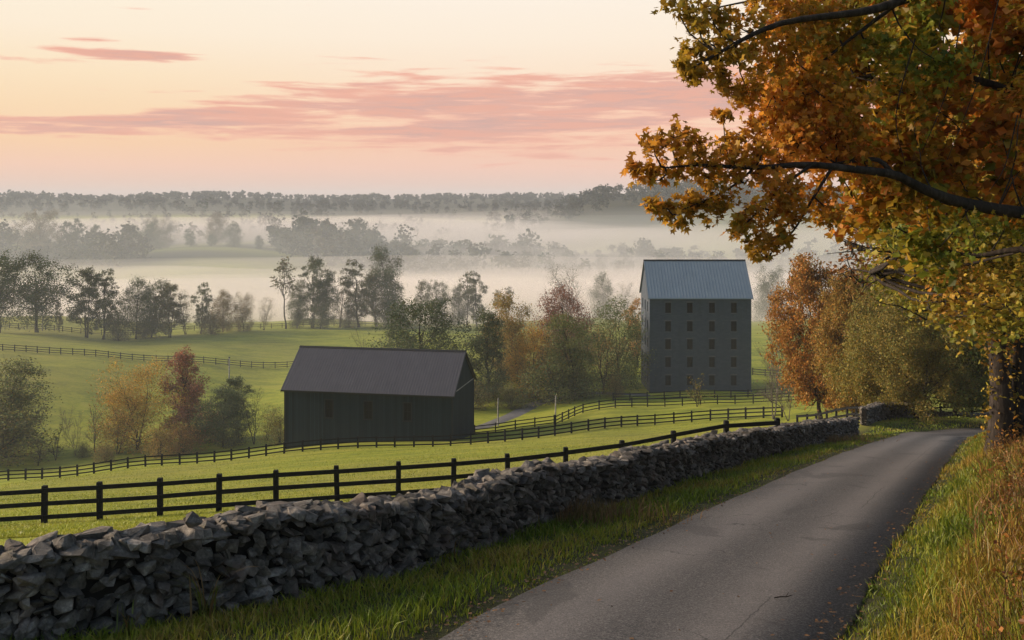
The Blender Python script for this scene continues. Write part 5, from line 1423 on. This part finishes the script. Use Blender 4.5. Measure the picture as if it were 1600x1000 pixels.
def build_grass():
    rg = np.random.default_rng(15)
    wp = spline(np.array([(x, y, 0) for x, y in WALL_PTS]), 400)[:, :2]
    def in_front(xy):                                   # keep to the lane side of the wall
        i = ((xy[:, None, :] - wp[None, ::4]) ** 2).sum(-1).argmin(1) * 4
        t = wp[np.minimum(i + 1, 399)] - wp[np.maximum(i - 1, 0)]
        dd = xy - wp[i]; return (t[:, 0] * dd[:, 1] - t[:, 1] * dd[:, 0]) < 0.12 * np.hypot(t[:, 0], t[:, 1])
    G = [(0.085, 0.14, 0.010), (0.15, 0.21, 0.014), (0.21, 0.255, 0.02), (0.27, 0.255, 0.027), (0.31, 0.22, 0.055)]
    xy, lat = lane_sample(95000, 3.5, 82, -LANE_HW - 5.6, -LANE_HW + 0.02, rg, 1.35)
    k = in_front(xy); xy, lat = xy[k], lat[k]
    d = np.hypot(xy[:, 0], xy[:, 1]); edge = np.clip((-lat - LANE_HW) / 0.6, 0.45, 1)
    h = rg.uniform(0.07, 0.20, len(xy)) * edge * (0.75 + 0.7 * patch(xy, 1.6, 0.4))
    blades('verge_grass', 'green grass verge between the stone wall and the lane', xy, h, 0.006 + 0.0009 * d, palette(xy, rg, G), 1, 0.75)
    # right bank
    B1 = [(0.07, 0.11, 0.010), (0.13, 0.17, 0.012), (0.20, 0.21, 0.018), (0.25, 0.20, 0.022), (0.28, 0.17, 0.028)]
    xy, lat = lane_sample(85000, 4, 80, LANE_HW - 0.02, LANE_HW + 4.2, rg, 1.2)
    d = np.hypot(xy[:, 0], xy[:, 1]); edge = np.clip((lat - LANE_HW) / 0.7, 0.5, 1)
    h = rg.uniform(0.10, 0.34, len(xy)) * edge * (0.6 + 0.9 * patch(xy, 1.3, 2.0))
    blades('bank_grass', 'yellow-green grass on the bank at the right of the lane', xy, h, 0.006 + 0.0009 * d, palette(xy, rg, B1, 0.8, 2.0), 2, 0.7)
    B2 = [(0.15, 0.12, 0.022), (0.23, 0.145, 0.03), (0.25, 0.12, 0.026), (0.19, 0.08, 0.024), (0.10, 0.055, 0.02)]
    xy, lat = lane_sample(90000, 3, 75, LANE_HW + 1.1, LANE_HW + 10, rg, 1.1)
    keep = rg.uniform(0, 1, len(xy)) < np.clip((lat - LANE_HW - 0.6) / 1.8 * (0.5 + patch(xy, 1.1, 4)), 0, 1); xy, lat = xy[keep], lat[keep]
    d = np.hypot(xy[:, 0], xy[:, 1])
    h = rg.uniform(0.22, 0.62, len(xy)) * (0.55 + 0.85 * patch(xy, 1.5, 3.0))
    blades('dry_grass', 'tall rust-coloured dry grass covering the right bank', xy, h, 0.005 + 0.0008 * d, palette(xy, rg, B2, 1.0, 0.5), 3, 0.85)
    # weeds: thin stems with small turned leaves
    T = Tubes(); P = []
    xy, lat = lane_sample(950, 5, 45, LANE_HW + 1.5, LANE_HW + 8, rg, 1.2); zz = terrain(xy[:, 0], xy[:, 1])
    for (x, y), z0 in zip(xy, zz):
        hh = rg.uniform(0.45, 1.05); e = np.array((x, y, z0)) + np.array((*rg.normal(0, 0.22, 2), hh))
        p = curve_pts((x, y, z0 - 0.03), e, (*rg.normal(0, 0.05, 2), 0.0), 5, 0.012, rg); T.add(p, np.linspace(0.006, 0.0025, 5), 3)
        n = rg.integers(10, 26); t = rg.uniform(0.25, 1.0, n); P.append(np.stack([np.interp(t, np.linspace(0, 1, 5), p[:, q]) for q in range(3)], 1) + rg.normal(0, 0.055, (n, 3)))
    P = np.concatenate(P); v, f = leaf_quads(P, 0.055, rg)
    c = palette(P[:, :2], rg, [(0.09, 0.075, 0.016), (0.19, 0.10, 0.02), (0.24, 0.095, 0.02), (0.15, 0.05, 0.018)], 1.7, 1.5)
    tv = np.concatenate(T.v); tf = np.concatenate(T.f)
    vv = np.vstack([tv, v]); cc = np.vstack([np.tile((0.09, 0.05, 0.022), (len(tv), 1)), np.repeat(c, 4, axis=0)])
    add_prop(obj('weeds', fast_mesh('weeds', vv, [tf, f + len(tv)], cc, M['grass'])), 'brown leafy weeds standing in the dry grass of the right bank', kind='stuff')
    # pasture behind the wall
    n = 150000; dd = 33 + 95 * rg.uniform(0, 1, n) ** 2.2; px = rg.uniform(-20, 1230, n)
    m_ = rg.uniform(0, 1, n) < 0.22; px[m_] = -20 - 900 * rg.uniform(0, 1, m_.sum()) ** 1.6; dd[m_] = 15 + 70 * rg.uniform(0, 1, m_.sum()); m_ = rg.uniform(0, 1, n) < 0.08; dd[m_] = rg.uniform(17, 36, m_.sum())
    xy = np.stack([(px - 800) / F * dd, dd], 1); l2, _, _ = lane_coords(xy[:, 0], xy[:, 1]); xy = xy[l2 < -6.0]; dd = np.hypot(xy[:, 0], xy[:, 1])
    PG = [(0.15, 0.18, 0.018), (0.23, 0.265, 0.022), (0.31, 0.325, 0.026), (0.37, 0.33, 0.05)]
    blades('pasture_grass', 'short bright pasture grass around the near board fence', xy, rg.uniform(0.04, 0.13, len(xy)), 0.02 + 0.0006 * dd, palette(xy, rg, PG, 0.35, 1.0), 4, 1.0)
    # straw patch in the verge
    for (px, py, d, n, lab) in [(880, 800, 20.5, 1100, 'tuft of tan dry grass at the foot of the wall'), (1300, 688, 52, 700, 'pale tan grass tuft on the verge near the wall end')]:
        c = at(px, py, d)[:2]; xy = c + rg.normal(0, 1, (n, 2)) * np.array((0.9, 0.5)); 
        h = rg.uniform(0.2, 0.55, n); blades('straw_tuft', lab, xy, h, np.full(n, 0.006 + 0.0008 * d), palette(xy, rg, [(0.17, 0.10, 0.04), (0.24, 0.15, 0.07), (0.12, 0.10, 0.03)], 2.0, 1.0), 60 + n, 0.5)
    # fallen leaves along both edges of the lane and a few on it
    P = []
    for lo, hi, n in ((-LANE_HW - 0.25, -LANE_HW + 0.30, 700), (LANE_HW - 0.35, LANE_HW + 0.2, 700), (-LANE_HW, LANE_HW, 150)):
        xy, lat = lane_sample(n, 6, 60, lo, hi, rg, 1.2)
        _, lz, _ = lane_coords(xy[:, 0], xy[:, 1])
        P.append(np.column_stack([xy, lz + 0.035 + 0.02 * rg.uniform(0, 1, n)]))
    P = np.concatenate(P); n = len(P)
    v, f = leaf_quads(P, 0.06, rg, 2.5); z0 = np.repeat(P[:, 2], 4); v[:, 2] = z0 + (v[:, 2] - z0) * 0.35
    c = palette(P[:, :2], rg, [(0.05, 0.03, 0.018), (0.13, 0.06, 0.025), (0.20, 0.10, 0.03), (0.09, 0.05, 0.025)], 3.0, 1.0)
    add_prop(obj('leaf_litter', fast_mesh('leaf_litter', v, f, np.repeat(c, 4, axis=0), M['grass'])), 'brown fallen leaves gathered along the edges of the lane', kind='stuff')
build_grass()

def build_small():
    rg = np.random.default_rng(9)
    # broken twig lying on the lane
    x, y = at(1225, 940, 12.8)[:2]; _, lz, _ = lane_coords([x], [y]); z = float(lz[0]) + 0.045
    T = Tubes(); T.add(np.array([(-0.13, 0.02, 0), (-0.05, 0.0, 0.012), (0.03, -0.015, 0.006), (0.12, 0.0, 0.015)]), [0.009, 0.008, 0.007, 0.004], 6); T.add(np.array([(0.02, -0.012, 0.006), (0.08, 0.04, 0.02), (0.11, 0.06, 0.03)]), [0.006, 0.004, 0.002], 5)
    o = obj('twig', T.mesh('twig', M['bark']), loc=(x, y, z), rot=(0, 0, 0.3)); add_prop(o, 'small broken twig lying on the asphalt of the lane', 'twig')
    # clumps of long arching grass against the wall
    for px, py, d, n, hh, lab in [(322, 955, 12.0, 26, 0.95, 'clump of long arching grass in front of the near wall'), (200, 975, 11.6, 14, 0.5, 'small grass clump at the wall foot left of the arching clump'), (705, 870, 16.3, 16, 0.75, 'green weed climbing the wall face in the middle')]:
        x, y = at(px, py, d)[:2]; g = np.array((x, y, tz(x, y)))
        root = empty('grass_clump', tuple(g), lab, 'grass clump')
        for k in range(n):
            a = rg.uniform(0, 6.28); L = hh * rg.uniform(0.45, 1.0); out_ = L * rg.uniform(0.25, 0.75); w = rg.uniform(0.006, 0.013)
            t = np.linspace(0, 1, 7); p = np.stack([np.cos(a) * out_ * t ** 1.6, np.sin(a) * out_ * t ** 1.6, L * (1.35 * t - 0.6 * t ** 2.4)], 1) + np.array((*rg.normal(0, 0.05, 2), -0.02))
            s_ = np.array((-math.sin(a), math.cos(a), 0)) ; ww = w * (1 - t ** 2 * 0.92)
            v = np.concatenate([p - s_ * ww[:, None], p + s_ * ww[:, None]]); f = np.array([(i, i + 1, i + 8, i + 7) for i in range(6)])
            c = np.array((0.10, 0.12, 0.02)) * rg.uniform(0.5, 1.5) if rg.uniform() < 0.7 else np.array((0.20, 0.12, 0.04))
            obj('blade', fast_mesh('blade', v, f, np.tile(c, (14, 1)), M['grass'], True), root)
build_small()
#@@NEXT
